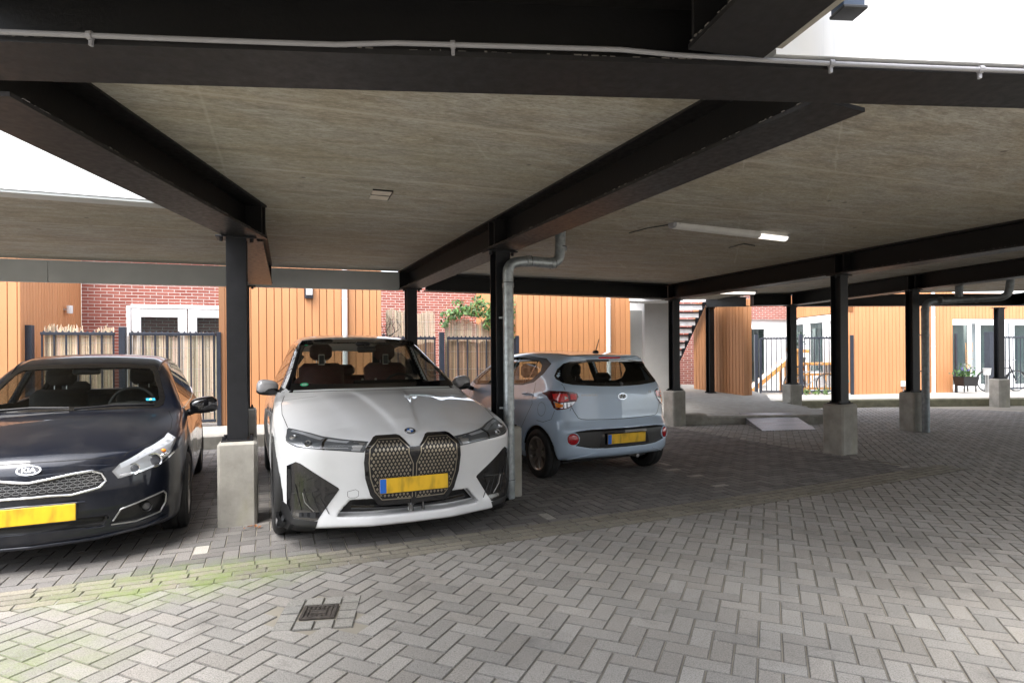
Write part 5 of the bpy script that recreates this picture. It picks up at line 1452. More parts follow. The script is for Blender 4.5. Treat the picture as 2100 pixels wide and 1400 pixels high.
panel('rear_window', car, [(-.6, 1.1), (.6, 1.1), (.53, 1.52), (-.53, 1.52)], 'tinted', suv, 'back', .003, .05)
# kidney grilles: one black frame, two gold-flecked nets
go_ = [(0, .742), (.032, .744), (.098, .812), (.120, .819), (.268, .817), (.292, .808), (.345, .758), (.358, .735), (.366, .65), (.355, .53), (.318, .40), (.262, .325), (.236, .316), (0, .314)]
gof = go_ + mir(go_[1:-1])[::-1]
gi = [(.046, .700), (.046, .735), (.112, .792), (.262, .792), (.324, .740), (.330, .645), (.318, .53), (.288, .43), (.236, .362), (.012, .358), (.012, .62)]
kf = panel('grille_frame', car, gof, 'gloss_black', suv, off=.016, res=.02, skirt=.03)
bars = MB()
for sx in (-1, 1):
    g_ = [(sx*a, b) for a, b in gi]
    ins = panel('grille_net', car, g_, 'black_plastic', kf, off=.019, res=.02, skirt=.004)
    mb = MB(); ribbon(mb, car, g_, off=.021, width=.007, closed=True, res=.02)
    tri = MB(); P = []; step = .028; rows = int(.46/step) + 1
    for rj in range(rows):
        for ci in range(18):
            x = .006 + ci*step + (rj % 2)*step/2; z = .372 + rj*step*.93
            for up in (1, -1):
                cz = z + (0 if up > 0 else step*.47); cx = x + (0 if up > 0 else step*.5)
                if poly_sdf(cx, cz, gi) > -.012: continue
                k = .41*step*(.92 if up > 0 else .78); P.append([(sx*(cx - k), cz - up*k*.62), (sx*(cx + k), cz - up*k*.62), (sx*cx, cz + up*k*.75)])
    if P:
        flat = [q for t in P for q in t]; O, D = unproject('front', car, flat); H, _ = car.hit(car.outer, O, D, 1.2, .02); N = car.grad(car.outer, H); H = H + N*.0212
        for i in range(len(P)): tri.add([tuple(H[3*i + j]) for j in range(3)], [(0, 1, 2) if sx < 0 else (0, 2, 1)])
    tri.build('grille_flecks', 'gold', ins); mb.build('grille_rim', 'gold', ins)
# black corner vents and lower intake
for sx in (-1, 1):
    t_ = [(sx*a, b) for a, b in car.tri]
    cv = panel('corner_vent', car, t_, 'gloss_black', suv, off=.0025, res=.02)
    fw = [(.60, .45), (.66, .32), (.83, .30), (.86, .42)]; panel('vent_facet', car, [(sx*a, b) for a, b in fw], 'gloss_black', cv, off=.0055, res=.02, skirt=.004)
    panel('vent_slot', car, [(sx*a, b) for a, b in [(.855, .60), (.872, .60), (.872, .36), (.845, .40)]], 'black_void', cv, off=.0042, res=.02, skirt=0)
    mb = MB()
    for k in range(4): ribbon(mb, car, [(sx*(.60 + .06*k), .27 + .01*k), (sx*(.66 + .055*k), .40 + .03*k)], off=.006, tube=.003)
    mb.build('vent_fin', 'black_plastic', cv)
    ribbon(MB(), car, [(sx*.70, .29), (sx*.76, .36), (sx*.775, .43)], off=.008, tube=.0035).build('vent_blade', 'satin', cv)
    panel('bumper_corner', car, [(sx*a, b) for a, b in [(.678, .222), (.836, .236), (.876, .325), (.905, .345), (.945, .31), (.955, .165), (.80, .152), (.70, .152)]], 'black_plastic', suv, off=.004, res=.025)
    # side skirts and wheel arch trim
    panel('sill_trim', car, [(1.3, .17), (1.3, .30), (3.4, .30), (3.4, .17)], 'black_plastic', suv, 'side', .004, .05, sx=sx)
it = car.intake[1:-1]; itf = [(a, b) for a, b in it] + mir(it)[::-1]
lw = panel('lower_intake', car, inset(itf, .012), 'black_plastic', suv, off=.004, res=.025, fn=lambda x, y, z: car.carve(car.outer(x, y, z), x, y, z), skirt=.01)
mb = MB(); ribbon(mb, car, [(-.46, .30), (0, .288), (.46, .30)], off=-.06, tube=.017); ribbon(mb, car, [(0, .25), (0, .33)], off=-.05, tube=.014)
for x in (-.02, .09): ribbon(mb, car, [(x, .25), (x, .30)], off=-.055, tube=.012)
mb.build('intake_bar', 'gloss_black', lw)
mb = MB().lathe([(0, -.012), (.026, -.012), (.03, .0), (.03, .02), (0, .02)], (0, 0, 0), 'y', 24); o = mb.build('radar_sensor', 'gloss_black', suv, True); o.location = (0, car.F(.33) - .022, .335)
# headlights
ph = R(38)
hl = [(.849, .61, .868), (.768, .49, .852), (.645, .32, .826), (.334, .12, .791), (.352, .10, .745), (.372, .09, .722), (.547, .15, .739), (.682, .19, .752), (.815, .285, .765), (.862, .40, .795), (.874, .50, .838), (.868, .58, .862)]
hlu = [(corner_u(a, y, ph), z) for a, y, z in hl]
def cpt(car, u, z, phi, sx, off):
    O, D = unproject('corner', car, [(u, z)], phi, sx); P, _ = car.hit(car.outer, O, D, 3.2, .01); return Vector(P[0]) + Vector(car.grad(car.outer, P)[0])*off, Vector(car.grad(car.outer, P)[0])
for sx in (-1, 1):
    L = panel('headlight', car, hlu, 'lamp_housing', suv, 'corner', .002, .014, ph, sx)
    u0, u1 = min(u for u, _ in hlu), max(u for u, _ in hlu); up = lambda q: u0 + (u1 - u0)*q
    inner = [(up(.02), .783), (up(.13), .793), (up(.13), .734), (up(.05), .730)]
    panel('indicator_strip', car, inner, 'satin', L, 'corner', .0028, .02, ph, sx, skirt=0)
    panel('daytime_light', car, [(up(.17), .797), (up(.40), .811), (up(.40), .802), (up(.19), .785)], 'lamp_grey', L, 'corner', .003, .02, ph, sx, skirt=0)
    panel('daytime_light', car, [(up(.46), .815), (up(.80), .848), (up(.92), .858), (up(.92), .848), (up(.78), .836), (up(.47), .806)], 'lamp_grey', L, 'corner', .003, .02, ph, sx, skirt=0)
    panel('lamp_divider', car, [(up(.415), .815), (up(.44), .815), (up(.40), .745), (up(.375), .745)], 'gloss_black', L, 'corner', .004, .02, ph, sx, skirt=0)
    for q, zz in ((.56, .785), (.80, .815)):
        p, n = cpt(car, up(q), zz, ph, sx, .0); lamp_unit(L, p, .024, 'satin', n, 'lens_smoke')
    mb = MB(); ribbon(mb, car, [(up(.16), .752), (up(.55), .762), (up(.86), .80)], 'corner', .004, .004, .03, ph, sx); mb.build('light_edge', 'satin', L)
    mb = MB(); ribbon(mb, car, hlu, 'corner', .005, .0025, .03, ph, sx, closed=True); mb.build('headlight_seal', 'black_plastic', L)
    panel('headlight_cover', car, inset(hlu, .003), 'clear', L, 'corner', .006, .022, ph, sx, skirt=0)
# emblem
em = lay(MB().lathe([(0, -.002), (.041, -.002), (.043, .0), (.043, .008)], (0, 0, 0), 'y', 36).build('emblem', 'gloss_black', suv, True, 30), car, 0, .842, .004)
MB().lathe([(.0405, -.005), (.0425, -.005), (.043, -.002)], (0, 0, 0), 'y', 36).build('emblem_ring', 'chrome', em)
for a0, m_ in ((0, 'pvc_white'), (90, 'emblem_blue'), (180, 'pvc_white'), (270, 'emblem_blue')):
    o = poly3('emblem_quarter', em, [(0, 0)] + oval(.026, .026, 10, a0, a0 + 90), m_, .003); o.location.y = -.0045
plate(suv, 0, car.F(.47) - .032, .466, R(-2))
# body seams, tow cover, wipers
gp_ = Gaps(suv)
for sx in (-1, 1):
    gp_.add(car, [(sx*.86, .62), (sx*.885, .95), (sx*.875, 1.3), (sx*.84, 1.52)], 'top', .005, .001)
    for yy in (1.38, 2.55): gp_.add(car, [(yy + .1, .35), (yy, .7), (yy + .02, 1.06)], 'side', .005, .001, sx=sx)
    gp_.add(car, [(3.55, .45), (3.45, .6), (3.5, .85), (3.75, 1.06)], 'side', .005, .001, sx=sx)
    gp_.add(car, [(1.5, .36), (3.4, .36)], 'side', .006, .001, sx=sx)
gp_.add(car, [(-.475, .43), (-.42, .445), (-.40, .43), (-.40, .395), (-.42, .383), (-.46, .383), (-.475, .395)], off=.001, width=.003, closed=True)
gp_.add(car, [(-.80, 1.092), (-.4, 1.098), (0, 1.10), (.4, 1.098), (.80, 1.092)], off=.0015, width=.010)
# windscreen bits
for sx, x, z, m_ in ((0, -.655, 1.155, 'sticker_green'), (0, -.57, 1.545, 'sticker_green')):
    s_ = lay(poly3('sticker', suv, oval(.037 if z < 1.3 else .02, .030 if z < 1.3 else .014), m_, .001), car, x, z, .0062)
    if z < 1.3:
        for k in range(3): o = poly3('sticker_print', s_, [(-.02, -.012 + .009*k - .0), (.02, -.012 + .009*k), (.02, -.008 + .009*k), (-.02, -.008 + .009*k)], 'pvc_white', .0006); o.location.y = -.0008
MB().box((.04, 2.30, 1.50), (.20, .03, .065), .02).build('interior_mirror', 'black_plastic', suv, True, 50)
MB().box((.02, 2.42, 1.565), (.16, .10, .05), .02).tube([(.04, 2.3, 1.52), (.04, 2.42, 1.56)], .012, 6).build('sensor_housing', 'black_plastic', suv, True, 50)
cabin(car, suv, 1.7, 1.08)
MB().box((0, 1.82, 1.0), (1.45, .46, .12), .05).build('dashboard', 'seat_dark', suv, True, 50)
MB().box((.20, 1.92, 1.125), (.72, .02, .11), .008).build('display', 'gloss_black', suv)
for x in (-.37, .37): seat(suv, x, 2.55, .66, .50, 'seat_red', 1, True, .72, 'trim_beige')
MB().box((0, 3.62, .88), (1.25, .18, .62), .07).build('rear_seat', 'seat_red', suv, True, 50)
for x in (-.37, 0, .37): MB().box((x, 3.68, 1.25), (.25, .10, .15), .045).build('rear_headrest', 'seat_red', suv, True, 50)
for x in (.05, .20, .56, .70): MB().box((x, 2.62, 1.10), (.025, .015, .15), .005).build('seat_trim', 'trim_beige', suv)
steering(suv, .37, 2.08, 1.06, R(-22))
for sx in (-1, 1):
    mirror(suv, sx*.975, 1.84, 1.135, sx, 'mirror_grey', 'black_plastic', .098, .075, .072)
    for y in (.87, 3.87): wheel(car, suv, sx*.835, y, .385, .265, .275, 10, 'gloss_black', sx)
MB().box((0, .9, .20), (1.5, .08, .05), .02).box((0, 2.4, .2), (1.4, 3.6, .03), .01).build('underbody', 'black_plastic', suv)

# ---------------------------------------------------------------- 2. light blue hatchback, seen from behind
pose = POSE['hatch']; car = HATCH
hb = empty('parked_car', (pose[0], pose[1], 0), pose[2], 'light blue small hatchback seen from behind with its red tail lights', 'car', 'cars parked under the deck')
hb.scale = (1.03, 1, 1)
body_mesh(car, hb, 'paint_blue', .0155, [car.trim])
rw = [(0, 1.372), (.30, 1.367), (.50, 1.350), (.57, 1.325), (.625, 1.265), (.665, 1.185), (.675, 1.150), (.655, 1.108), (.575, 1.088), (.25, 1.065), (0, 1.060)]
rwf = rw + mir(rw[1:-1])[::-1]
ho = [(0, 1.345), (.28, 1.341), (.43, 1.325), (.49, 1.29), (.53, 1.22), (.545, 1.15), (.50, 1.122), (.24, 1.10), (0, 1.096)]; hof = ho + mir(ho[1:-1])[::-1]
panel('rear_window', car, hof, 'tinted', hb, off=.003, res=.035)
rb = panel('rear_window_border', car, rwf, 'gloss_black', hb, off=.0045, res=.025, holes=[hof])
for sx in (-1, 1):
    for p in car.side_polys: panel('side_window', car, inset(p, -.012), 'windscreen', hb, 'side', .003, .035, sx=sx)
    panel('window_surround', car, [(.86, 1.10), (.70, 1.205), (.60, 1.325), (.78, 1.385), (1.36, 1.425), (2.1, 1.385), (2.4, 1.25), (2.68, 1.06), (2.5, 1.015), (1.55, 1.045), (1.10, 1.058)], 'black_plastic', hb, 'side', .0022, .03, sx=sx, holes=[inset(p, -.002) for p in car.side_polys])
    panel('pillar_cover', car, [(1.505, 1.07), (1.505, 1.40), (1.595, 1.40), (1.595, 1.065)], 'gloss_black', hb, 'side', .004, .04, sx=sx)
    mb = MB(); ribbon(mb, car, [(1.0, 1.12), (.93, 1.36)], 'side', .022, .005, sx=sx); mb.build('quarter_bar', 'gloss_black', hb)
fwp = [(-.5, 1.05), (.5, 1.05), (.45, 1.33), (-.45, 1.33)]
panel('windscreen', car, [(-.58, 1.03), (.58, 1.03), (.5, 1.34), (-.5, 1.34)], 'windscreen', hb, 'back', .003, .05)
# black lower trim, reflectors, plate
t_ = car.trim[1:-1]; tf = t_ + mir(t_)[::-1]
cf = lambda x, y, z: car.carve(car.outer(x, y, z), x, y, z)
panel('bumper_trim', car, inset(tf, -.002), 'black_plastic', hb, off=.002, res=.025, fn=cf)
panel('plate_recess', car, [(-.30, .565), (.30, .565), (.34, .40), (-.34, .40)], 'gloss_black', hb, off=.006, res=.03, fn=cf)
for sx in (-1, 1):
    p, n = cpt(car, corner_u(.636, .11, R(28)), .493, R(28), sx, .0)
    Mx = Matrix.Translation(p) @ Vector((n.x*.8, n.y, 0)).normalized().to_track_quat('Z', 'Y').to_matrix().to_4x4()
    mb = MB().lathe([(0, .012), (.05, .009), (.064, .0), (.067, -.02)], (0, 0, 0), 'z', 30); mb.v = [tuple(Mx @ Vector(v)) for v in mb.v]; rf = mb.build('reflector', 'reflector_red', hb, True, 50)
    mb = MB().lathe([(.064, .004), (.070, .006), (.074, .0), (.074, -.02)], (0, 0, 0), 'z', 30); mb.v = [tuple(Mx @ Vector(v)) for v in mb.v]; mb.build('reflector_rim', 'paint_blue', rf, True, 50)
plate(hb, 0, car.F(.48) - .008, .478, R(2))
# tail lights
ph = R(40)
tl = [(.762, .56, .985), (.737, .43, 1.018), (.665, .27, 1.020), (.590, .18, 1.010), (.545, .16, .990), (.540, .15, .955), (.565, .155, .905), (.615, .17, .850), (.65, .19, .828), (.690, .22, .815), (.735, .27, .808), (.758, .31, .83), (.764, .36, .90), (.766, .44, .955)]
tlu = [(corner_u(a, y, ph), z) for a, y, z in tl]
for sx in (-1, 1):
    T_ = panel('tail_light', car, tlu, 'deep_red', hb, 'corner', .006, .016, ph, sx)
    cu = lambda a, y: corner_u(a, y, ph)
    panel('brake_lens', car, [(cu(.735, .36), .985), (cu(.635, .22), .99), (cu(.628, .20), .915), (cu(.70, .25), .895), (cu(.745, .33), .93)], 'lamp_red', T_, 'corner', .0085, .016, ph, sx, skirt=0)
    panel('side_lens', car, [(cu(.615, .195), .988), (cu(.555, .162), .985), (cu(.556, .16), .925), (cu(.612, .19), .922)], 'lamp_red', T_, 'corner', .0085, .016, ph, sx, skirt=0)
    panel('clear_lens', car, [(cu(.74, .33), .905), (cu(.70, .25), .885), (cu(.56, .165), .905), (cu(.605, .175), .862), (cu(.66, .205), .832), (cu(.735, .29), .83)], 'chrome', T_, 'corner', .0085, .016, ph, sx, skirt=0)
    panel('indicator_lens', car, [(cu(.735, .31), .892), (cu(.675, .235), .872), (cu(.68, .24), .838), (cu(.735, .29), .838)], 'amber', T_, 'corner', .0095, .016, ph, sx, skirt=0)
    panel('highlight', car, [(cu(.655, .235), .965), (cu(.625, .215), .945), (cu(.655, .235), .925)], 'pvc_white', T_, 'corner', .0095, .016, ph, sx, skirt=0)
# third brake light, aerial, wiper boss
o = panel('high_brake_light', car, [(-.155, 1.400), (.155, 1.400), (.145, 1.381), (-.145, 1.381)], 'lamp_red', hb, off=.006, res=.02)
a_ = empty_part('aerial', (.02, .62, car.T(.62) - .002), hb); MB().ellipsoid((0, 0, .008), (.03, .055, .022), 16, 8).build('aerial_base', 'black_plastic', a_, True); MB().tube([(0, 0, .015), (.045, -.01, .165)], [.007, .005], 8).build('mast', 'black_plastic', a_, True)
MB().lathe([(0, -.014), (.02, -.012), (.024, .0), (.024, .02)], (0, 0, 0), 'y', 20).build('wiper_boss', 'black_plastic', hb, True).location = (.02, car.F(1.082) - .005, 1.085)
# badges
em = lay(poly3('emblem', hb, oval(.066, .036), 'chrome', .006), car, .006, .945, .007)
o = poly3('emblem_field', em, oval(.0615, .0322), 'gloss_black', .003); o.location.y = -.0022
def stroke(par, pts, w, mat):
    mb = MB()
    for a, b in zip(pts, pts[1:]): mb.tube([(a[0], -.004, a[1]), (b[0], -.004, b[1])], w, 6)
    return mb.build('emblem_letter', mat, par, True)
stroke(em, [(-.030, -.017), (-.022, .0), (-.012, .019)], .007, 'chrome'); stroke(em, [(.030, .017), (.022, .0), (.012, -.019)], .007, 'chrome'); stroke(em, [(-.02, -.004), (.0, .006), (.02, .004)], .005, 'chrome')
def badge(name, par, car, txt, x, z, size, mat='chrome', sp=1.1, off=.003, bold=.0015):
    v, f = text_mesh(txt, size, .0015, sp, bold); v = [(a, -c, b) for a, b, c in v]
    return lay(mesh_obj(name, v, f, mat, par), car, x, z, off)
badge('lettering', hb, car, 'HYUNDAI', -.411, .970, .034, 'satin', sp=1.35, bold=.0004); badge('lettering', hb, car, 'i10', .437, .980, .042, sp=1.1)
gp_ = Gaps(hb)
hatch = [(.36, 1.425), (.50, 1.41), (.605, 1.335), (.655, 1.25)]
for sx in (-1, 1):
    gp_.add(car, [(sx*a, b) for a, b in [(.665, 1.10), (.66, 1.03)]], off=.001, width=.005)
    gp_.add(car, [(sx*a, b) for a, b in [(.613, .845), (.59, .79), (.55, .722), (.51, .706), (.45, .70), (.2, .694), (0, .692)]], off=.001, width=.006)
    gp_.add(car, [(cu(.615, .17), .845), (cu(.62, .19), .80)], 'corner', .004, .001, .03, ph, sx)
    gp_.add(car, [(.60, .67), (.47, .66), (.34, .70), (.30, .80)], 'side', .004, .001, sx=sx)
    gp_.add(car, [(.93, .34), (.95, .55), (.82, .72), (.72, .86), (.80, 1.10)], 'side', .005, .001, sx=sx)
    gp_.add(car, [(1.56, .30), (1.56, 1.06)], 'side', .005, .001, sx=sx); gp_.add(car, [(2.55, .30), (2.62, .6), (2.6, 1.04)], 'side', .005, .001, sx=sx)
    gp_.add(car, [(.52 + .075*math.cos(t), .805 + .078*math.sin(t)) for t in [2*math.pi*k/24 for k in range(25)]], 'side', .0035, .001, sx=sx)
    d_ = ribbon(MB(), car, [(.78, .955), (.86, .962), (.98, .952)], 'side', off=.02, tube=.013, sx=sx).build('door_handle', 'paint_blue', hb, True, 60)
    ribbon(MB(), car, [(1.62, .965), (1.85, .955)], 'side', off=.02, tube=.013, sx=sx).build('door_handle', 'paint_blue', hb, True, 60)
    mirror(hb, sx*.935, 2.52, 1.04, sx, 'gloss_black', 'black_plastic', .115, .075, .075)
    for y in (.60, 2.985): wheel(car, hb, sx*.735, y, .285, .175, .195, 8, 'rim_bronze', sx, True)
    ribbon(MB(), car, [(sx*.40, .335), (sx*.66, .262)], off=.002, tube=.006).build('bumper_crease', 'paint_blue', hb, True, 60)
MB().lathe([(0, -.006), (.011, -.006), (.012, .0), (.012, .01)], (0, 0, 0), 'y', 16).build('parking_sensor', 'paint_blue', hb, True).location = (-.70, .17, .52)
cabin(car, hb, .4, 1.0)
MB().box((0, .95, .72), (1.15, .16, .55), .06).build('rear_seat', 'seat_dark', hb, True, 50)
for x in (-.35, .35): MB().box((x, .95, 1.13), (.26, .11, .13), .05).build('rear_headrest', 'seat_dark', hb, True, 50); MB().tube([(x - .05, .95, .98), (x - .05, .95, 1.08)], .006, 6).tube([(x + .05, .95, .98), (x + .05, .95, 1.08)], .006, 6).build('headrest_post', 'satin', hb)
for x in (-.34, .34): seat(hb, x, 2.05, .47, .46, 'seat_dark', -1, True, .58)
MB().box((0, 2.75, .90), (1.2, .35, .14), .05).build('dashboard', 'seat_dark', hb, True, 50); steering(hb, -.34, 2.48, .95, R(22))
MB().box((0, 1.8, .19), (1.2, 2.8, .03), .01).build('underbody', 'black_plastic', hb)
MB().tube([(.25, .12, .24), (.25, .5, .25)], .022, 12).build('exhaust_pipe', 'satin', hb, True)

# ---------------------------------------------------------------- 3. dark hatchback on the left
pose = POSE['dark']; car = DARK
dk = empty('parked_car', (pose[0], pose[1], 0), pose[2], 'glossy black hatchback with a chrome edged grille cut off at the left', 'car', 'cars parked under the deck')
body_mesh(car, dk, 'paint_dark', .0165, [car.grille, car.fog, car.lower])
ws = [(0, .985), (.4, .982), (.61, .978), (.648, 1.0), (.655, 1.06), (.63, 1.125), (.555, 1.31), (.52, 1.345), (.30, 1.362), (0, 1.366)]
wsf = ws + mir(ws[1:-1])[::-1]
sh = [(0, 1.012), (.4, 1.01), (.58, 1.012), (.612, 1.045), (.595, 1.115), (.523, 1.285), (.49, 1.312), (.3, 1.326), (0, 1.330)]; shf = sh + mir(sh[1:-1])[::-1]
panel('windscreen', car, shf, 'windscreen', dk, off=.003, res=.035)
panel('windscreen_border', car, wsf, 'gloss_black', dk, off=.0042, res=.03, holes=[shf])
for sx in (-1, 1):
    for p in car.side_polys: panel('side_window', car, inset(p, -.012), 'tinted', dk, 'side', .003, .04, sx=sx)
    panel('window_surround', car, [(1.38, .965), (1.85, 1.185), (2.2, 1.345), (2.6, 1.395), (3.12, 1.38), (3.45, 1.30), (3.72, 1.16), (3.6, 1.06), (3.3, 1.0), (2.65, .970)], 'gloss_black', dk, 'side', .0022, .04, sx=sx, holes=[inset(p, -.002) for p in car.side_polys])
    mb = MB(); ribbon(mb, car, [(1.42, .962), (2.65, .972), (3.3, 1.0), (3.6, 1.06)], 'side', off=.006, tube=.006, sx=sx); mb.build('window_chrome', 'chrome', dk, True)
panel('rear_window', car, [(-.55, 1.03), (.55, 1.03), (.48, 1.3), (-.48, 1.3)], 'tinted', dk, 'back', .003, .05)
cf = lambda x, y, z: car.carve(car.outer(x, y, z), x, y, z)
gp = car.grille[1:-1]; gpf = gp + mir(gp)[::-1]
gl = panel('grille', car, inset(gpf, -.003), 'black_plastic', dk, off=.002, res=.02, fn=cf, skirt=.006)
mb = MB(); ribbon(mb, car, inset(gpf, -.004), off=.003, tube=.0095, res=.02, closed=True); mb.build('grille_chrome', 'chrome', gl, True, 60)
# net of stretched hexagons in the grille
mb = MB()
for rj in range(7):
    z = .524 + rj*.0185
    for ci in range(-9, 10):
        x = ci*.046 + (rj % 2)*.023
        hx = [(x - .021, z), (x - .013, z + .008), (x + .013, z + .008), (x + .021, z), (x + .013, z - .008), (x - .013, z - .008)]
        if max(float(poly_sdf(abs(a), b, car.grille)) for a, b in hx) > -.004: continue
        ribbon(mb, car, hx, off=.006, width=.0035, res=.02, closed=True, fn=cf)
mb.build('grille_net', 'satin', gl)
lp = car.lower[1:-1]; lpf = lp + mir(lp)[::-1]
lg = panel('lower_grille', car, inset(lpf, -.003), 'black_plastic', dk, off=.002, res=.022, fn=cf, skirt=.006)
mb = MB()
for rj in range(3):
    for ci in range(-14, 15):
        x = ci*.028 + (rj % 2)*.014; z = .292 + rj*.016
        if float(poly_sdf(abs(x), z, car.lower)) < -.008: ribbon(mb, car, [(x - .008, z), (x, z + .006), (x + .008, z), (x, z - .006)], off=.005, width=.003, res=.02, closed=True, fn=cf)
mb.build('lower_net', 'dark_metal', lg)
ribbon(MB(), car, [(-.62, .205), (-.35, .19), (0, .185), (.35, .19), (.62, .205), (.75, .23)], off=.006, tube=.014).build('front_lip', 'paint_dark', dk, True, 60)
for sx in (-1, 1):
    fp = [(sx*a, b) for a, b in car.fog]; fg = panel('fog_recess', car, inset(fp, -.003), 'black_plastic', dk, off=.002, res=.02, fn=cf, skirt=.006)
    mb = MB(); ribbon(mb, car, [(sx*.445, .285), (sx*.492, .364), (sx*.735, .430), (sx*.75, .405), (sx*.745, .345), (sx*.712, .280), (sx*.577, .254), (sx*.435, .262)], off=.003, tube=.006, res=.02); mb.build('fog_chrome', 'satin', fg, True, 60)
    O, D = unproject('front', car, [(sx*.635, .342)]); P, _ = car.hit(cf, O, D, 3.2); lamp_unit(fg, Vector(P[0]) + Vector((0, -.03, 0)), .036, 'black_plastic', Vector((sx*.25, -1, 0)), 'lens_smoke')
# headlights: chrome housing, projector, clear cover
ph = R(38); cu = lambda a, y: corner_u(a, y, ph)
hl = [(.445, .10, .632), (.484, .13, .677), (.624, .27, .750), (.724, .50, .797), (.752, .60, .822), (.766, .60, .785), (.766, .42, .715), (.755, .355, .685), (.735, .32, .664), (.630, .20, .604), (.477, .11, .580)]
hlu = [(cu(a, y), z) for a, y, z in hl]; u0 = min(u for u, _ in hlu); u1 = max(u for u, _ in hlu); up = lambda q: u0 + (u1 - u0)*q
for sx in (-1, 1):
    L = panel('headlight', car, hlu, 'satin', dk, 'corner', .002, .018, ph, sx)
    panel('lamp_bezel', car, inset(hlu, .014), 'lamp_grey', L, 'corner', .0034, .018, ph, sx, skirt=0)
    top = [(cu(a, y), z) for a, y, z in hl[1:5]]; low = [(u + .006, z - .032) for u, z in top]
    panel('light_guide', car, top + low[::-1], 'light_guide', L, 'corner', .0042, .02, ph, sx, skirt=0)
    for q, zz, rr in ((.24, .632, .040), (.50, .668, .056)):
        p, n = cpt(car, up(q), zz, ph, sx, -.004); lamp_unit(L, p, rr, 'chrome', (n + Vector((-sx*.3, -.5, 0))), 'lens_smoke')
    for q, zz in ((.66, .722), (.70, .700), (.64, .69)):
        p, n = cpt(car, up(q), zz, ph, sx, .004); MB().ellipsoid(p, (.02, .012, .014), 12, 8).build('indicator_bulb', 'amber' if zz > .72 else 'chrome', L, True)
    mb = MB(); ribbon(mb, car, [(up(.08), .60), (up(.32), .608), (up(.66), .652), (up(.85), .70)], 'corner', .014, .0045, .03, ph, sx); mb.build('chrome_trim', 'chrome', L)
    panel('headlight_cover', car, hlu, 'clear', L, 'corner', .010, .022, ph, sx, skirt=.012)
# emblem: chrome oval with letters
em = lay(poly3('emblem', dk, oval(.067, .034), 'chrome', .008), car, .0, .687, .009)
o = poly3('emblem_field', em, oval(.058, .0265), 'gloss_black', .003); o.location.y = -.002
v, f = text_mesh('KIA', .042, .001, 1.0, .0012); o = mesh_obj('emblem_letter', [(a*1.15, -c - .003, b) for a, b, c in v], f, 'chrome', em)
plate(dk, 0, car.F(.40) - .018, .402, R(-3), False)
ribbon(MB(), car, [(-.30, .452), (0, .462), (.30, .452)], off=.004, tube=.008).build('plate_ledge', 'paint_dark', dk, True, 60)
gp_ = Gaps(dk)
gp_.add(car, [(-.46, .722), (-.3, .729), (0, .733), (.3, .729), (.46, .722)], off=.001, width=.005)
for sx in (-1, 1):
    gp_.add(car, [(sx*.50, .16), (sx*.66, .40), (sx*.755, .72), (sx*.745, 1.0), (sx*.70, 1.25)], 'top', .005, .001)
    gp_.add(car, [(1.42, .30), (1.36, .6), (1.42, .95)], 'side', .005, .001, sx=sx); gp_.add(car, [(2.66, .25), (2.66, .97)], 'side', .005, .001, sx=sx)
    gp_.add(car, [(3.2, .3), (3.25, .6), (3.5, .9), (3.55, 1.05)], 'side', .005, .001, sx=sx); gp_.add(car, [(sx*.585, 1.36), (sx*.60, 1.38)], 'front', .004, .001)
for sx in (-1, 1):
    mirror(dk, sx*.965, 1.56, .975, sx, 'gloss_black', 'black_plastic', .12, .08, .075)
    for y in (.92, 3.57): wheel(car, dk, sx*.775, y, .315, .205, .215, 5, 'rim_bronze', sx, True)
    for yy in (2.45, 3.35): ribbon(MB(), car, [(yy - .1, .87), (yy + .1, .875)], 'side', off=.02, tube=.012, sx=sx).build('door_handle', 'paint_dark', dk, True, 60)
    ribbon(MB(), car, [(sx*.565, 1.9), (sx*.58, 2.4), (sx*.56, 3.2)], 'top', off=.002, tube=.008).build('roof_trim', 'black_plastic', dk, True, 60)
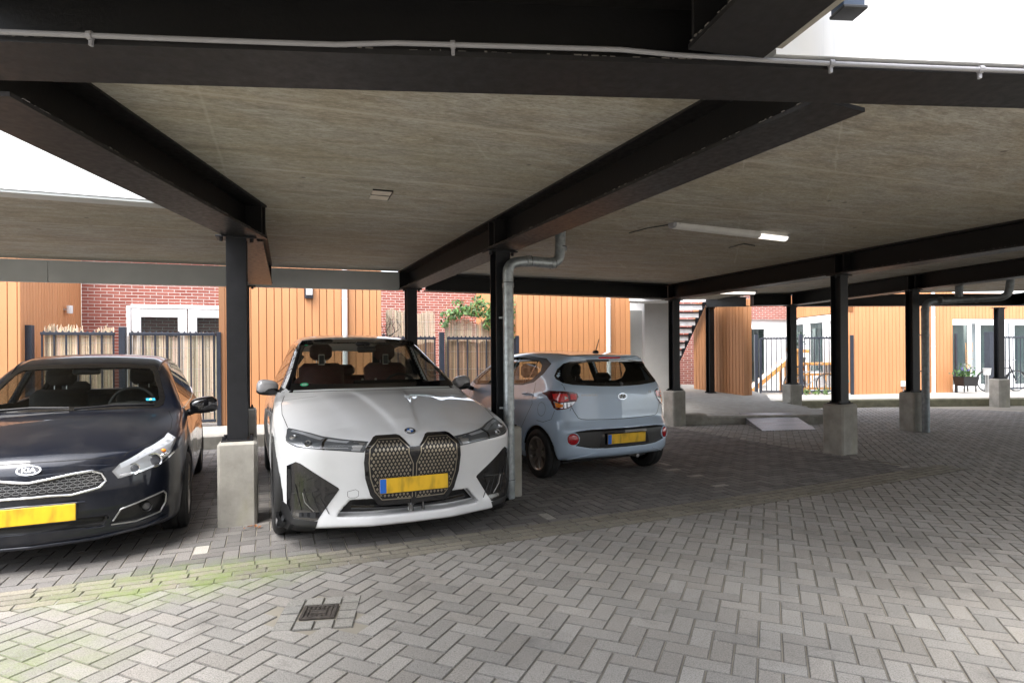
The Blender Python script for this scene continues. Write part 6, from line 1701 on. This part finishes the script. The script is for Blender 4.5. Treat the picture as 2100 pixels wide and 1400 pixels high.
# wipers lying on the glass, sticker, cabin
for x0, x1 in ((.02, .58), (-.55, -.02)):
    w_ = MB(); ribbon(w_, car, [(x0, .992), ((x0 + x1)/2, 1.008), (x1, 1.0)], off=.012, tube=.006); w_ = w_.build('wiper', 'black_plastic', dk, True)
s_ = lay(poly3('sticker', dk, [(-.035, -.018), (.035, -.018), (.035, .018), (-.035, .018)], 'sticker_blue', .001), car, .545, 1.045, .006); o = poly3('sticker_print', s_, [(-.012, -.01), (.012, -.01), (.006, .010), (-.006, .010)], 'sticker_yellow', .001); o.location.y = -.001
cabin(car, dk, 1.4, 1.0)
MB().box((0, 1.52, .90), (1.3, .42, .12), .05).build('dashboard', 'seat_dark', dk, True, 50); MB().box((.37, 1.50, .975), (.36, .22, .09), .04).build('instrument_hood', 'seat_dark', dk, True, 50)
MB().box((-.02, 1.93, 1.30), (.22, .03, .06), .02).build('interior_mirror', 'black_plastic', dk, True, 50)
for x in (-.36, .36): seat(dk, x, 2.2, .48, .48, 'seat_dark', 1, True, .60)
MB().box((0, 3.25, .75), (1.2, .16, .55), .06).build('rear_seat', 'seat_dark', dk, True, 50)
for x in (-.36, .36): MB().box((x, 3.3, 1.10), (.26, .10, .14), .04).build('rear_headrest', 'seat_dark', dk, True, 50)
steering(dk, .36, 1.80, .97, R(-24))
MB().box((0, 2.1, .17), (1.3, 3.4, .03), .01).build('underbody', 'black_plastic', dk)
# ================================================================ LIGHT
wld = bpy.data.worlds.new('World'); scene.world = wld; wld.use_nodes = True
nt = wld.node_tree; bg = nt.nodes['Background']; sky = nt.nodes.new('ShaderNodeTexSky'); sky.sky_type = 'NISHITA'; sky.sun_disc = False
SUN_EL, SUN_AZ = R(60), R(212)
sky.sun_elevation = SUN_EL; sky.sun_rotation = SUN_AZ; sky.dust_density = 3.0; sky.air_density = 1.0; sky.ozone_density = 1.0
hs = nt.nodes.new('ShaderNodeHueSaturation'); hs.inputs['Saturation'].default_value = .35      # thin even cloud
nt.links.new(sky.outputs[0], hs.inputs['Color']); nt.links.new(hs.outputs[0], bg.inputs[0]); bg.inputs[1].default_value = .15
sd = bpy.data.lights.new('sun', 'SUN'); sd.energy = .55; sd.angle = R(30); sd.color = (1, .97, .93); so = bpy.data.objects.new('sun', sd); COL.objects.link(so)
dirv = Vector((math.sin(SUN_AZ)*math.cos(SUN_EL), math.cos(SUN_AZ)*math.cos(SUN_EL), math.sin(SUN_EL)))
so.rotation_euler = (-dirv).to_track_quat('-Z', 'Y').to_euler()
vs = scene.view_settings; vs.view_transform = 'Standard'; vs.look = 'None'; vs.exposure = 2.5; vs.gamma = 1
scene.render.engine = 'CYCLES'
scene.cycles.max_bounces = 10; scene.cycles.diffuse_bounces = 6; scene.cycles.glossy_bounces = 5; scene.cycles.transparent_max_bounces = 16
scene.cycles.use_denoising = True
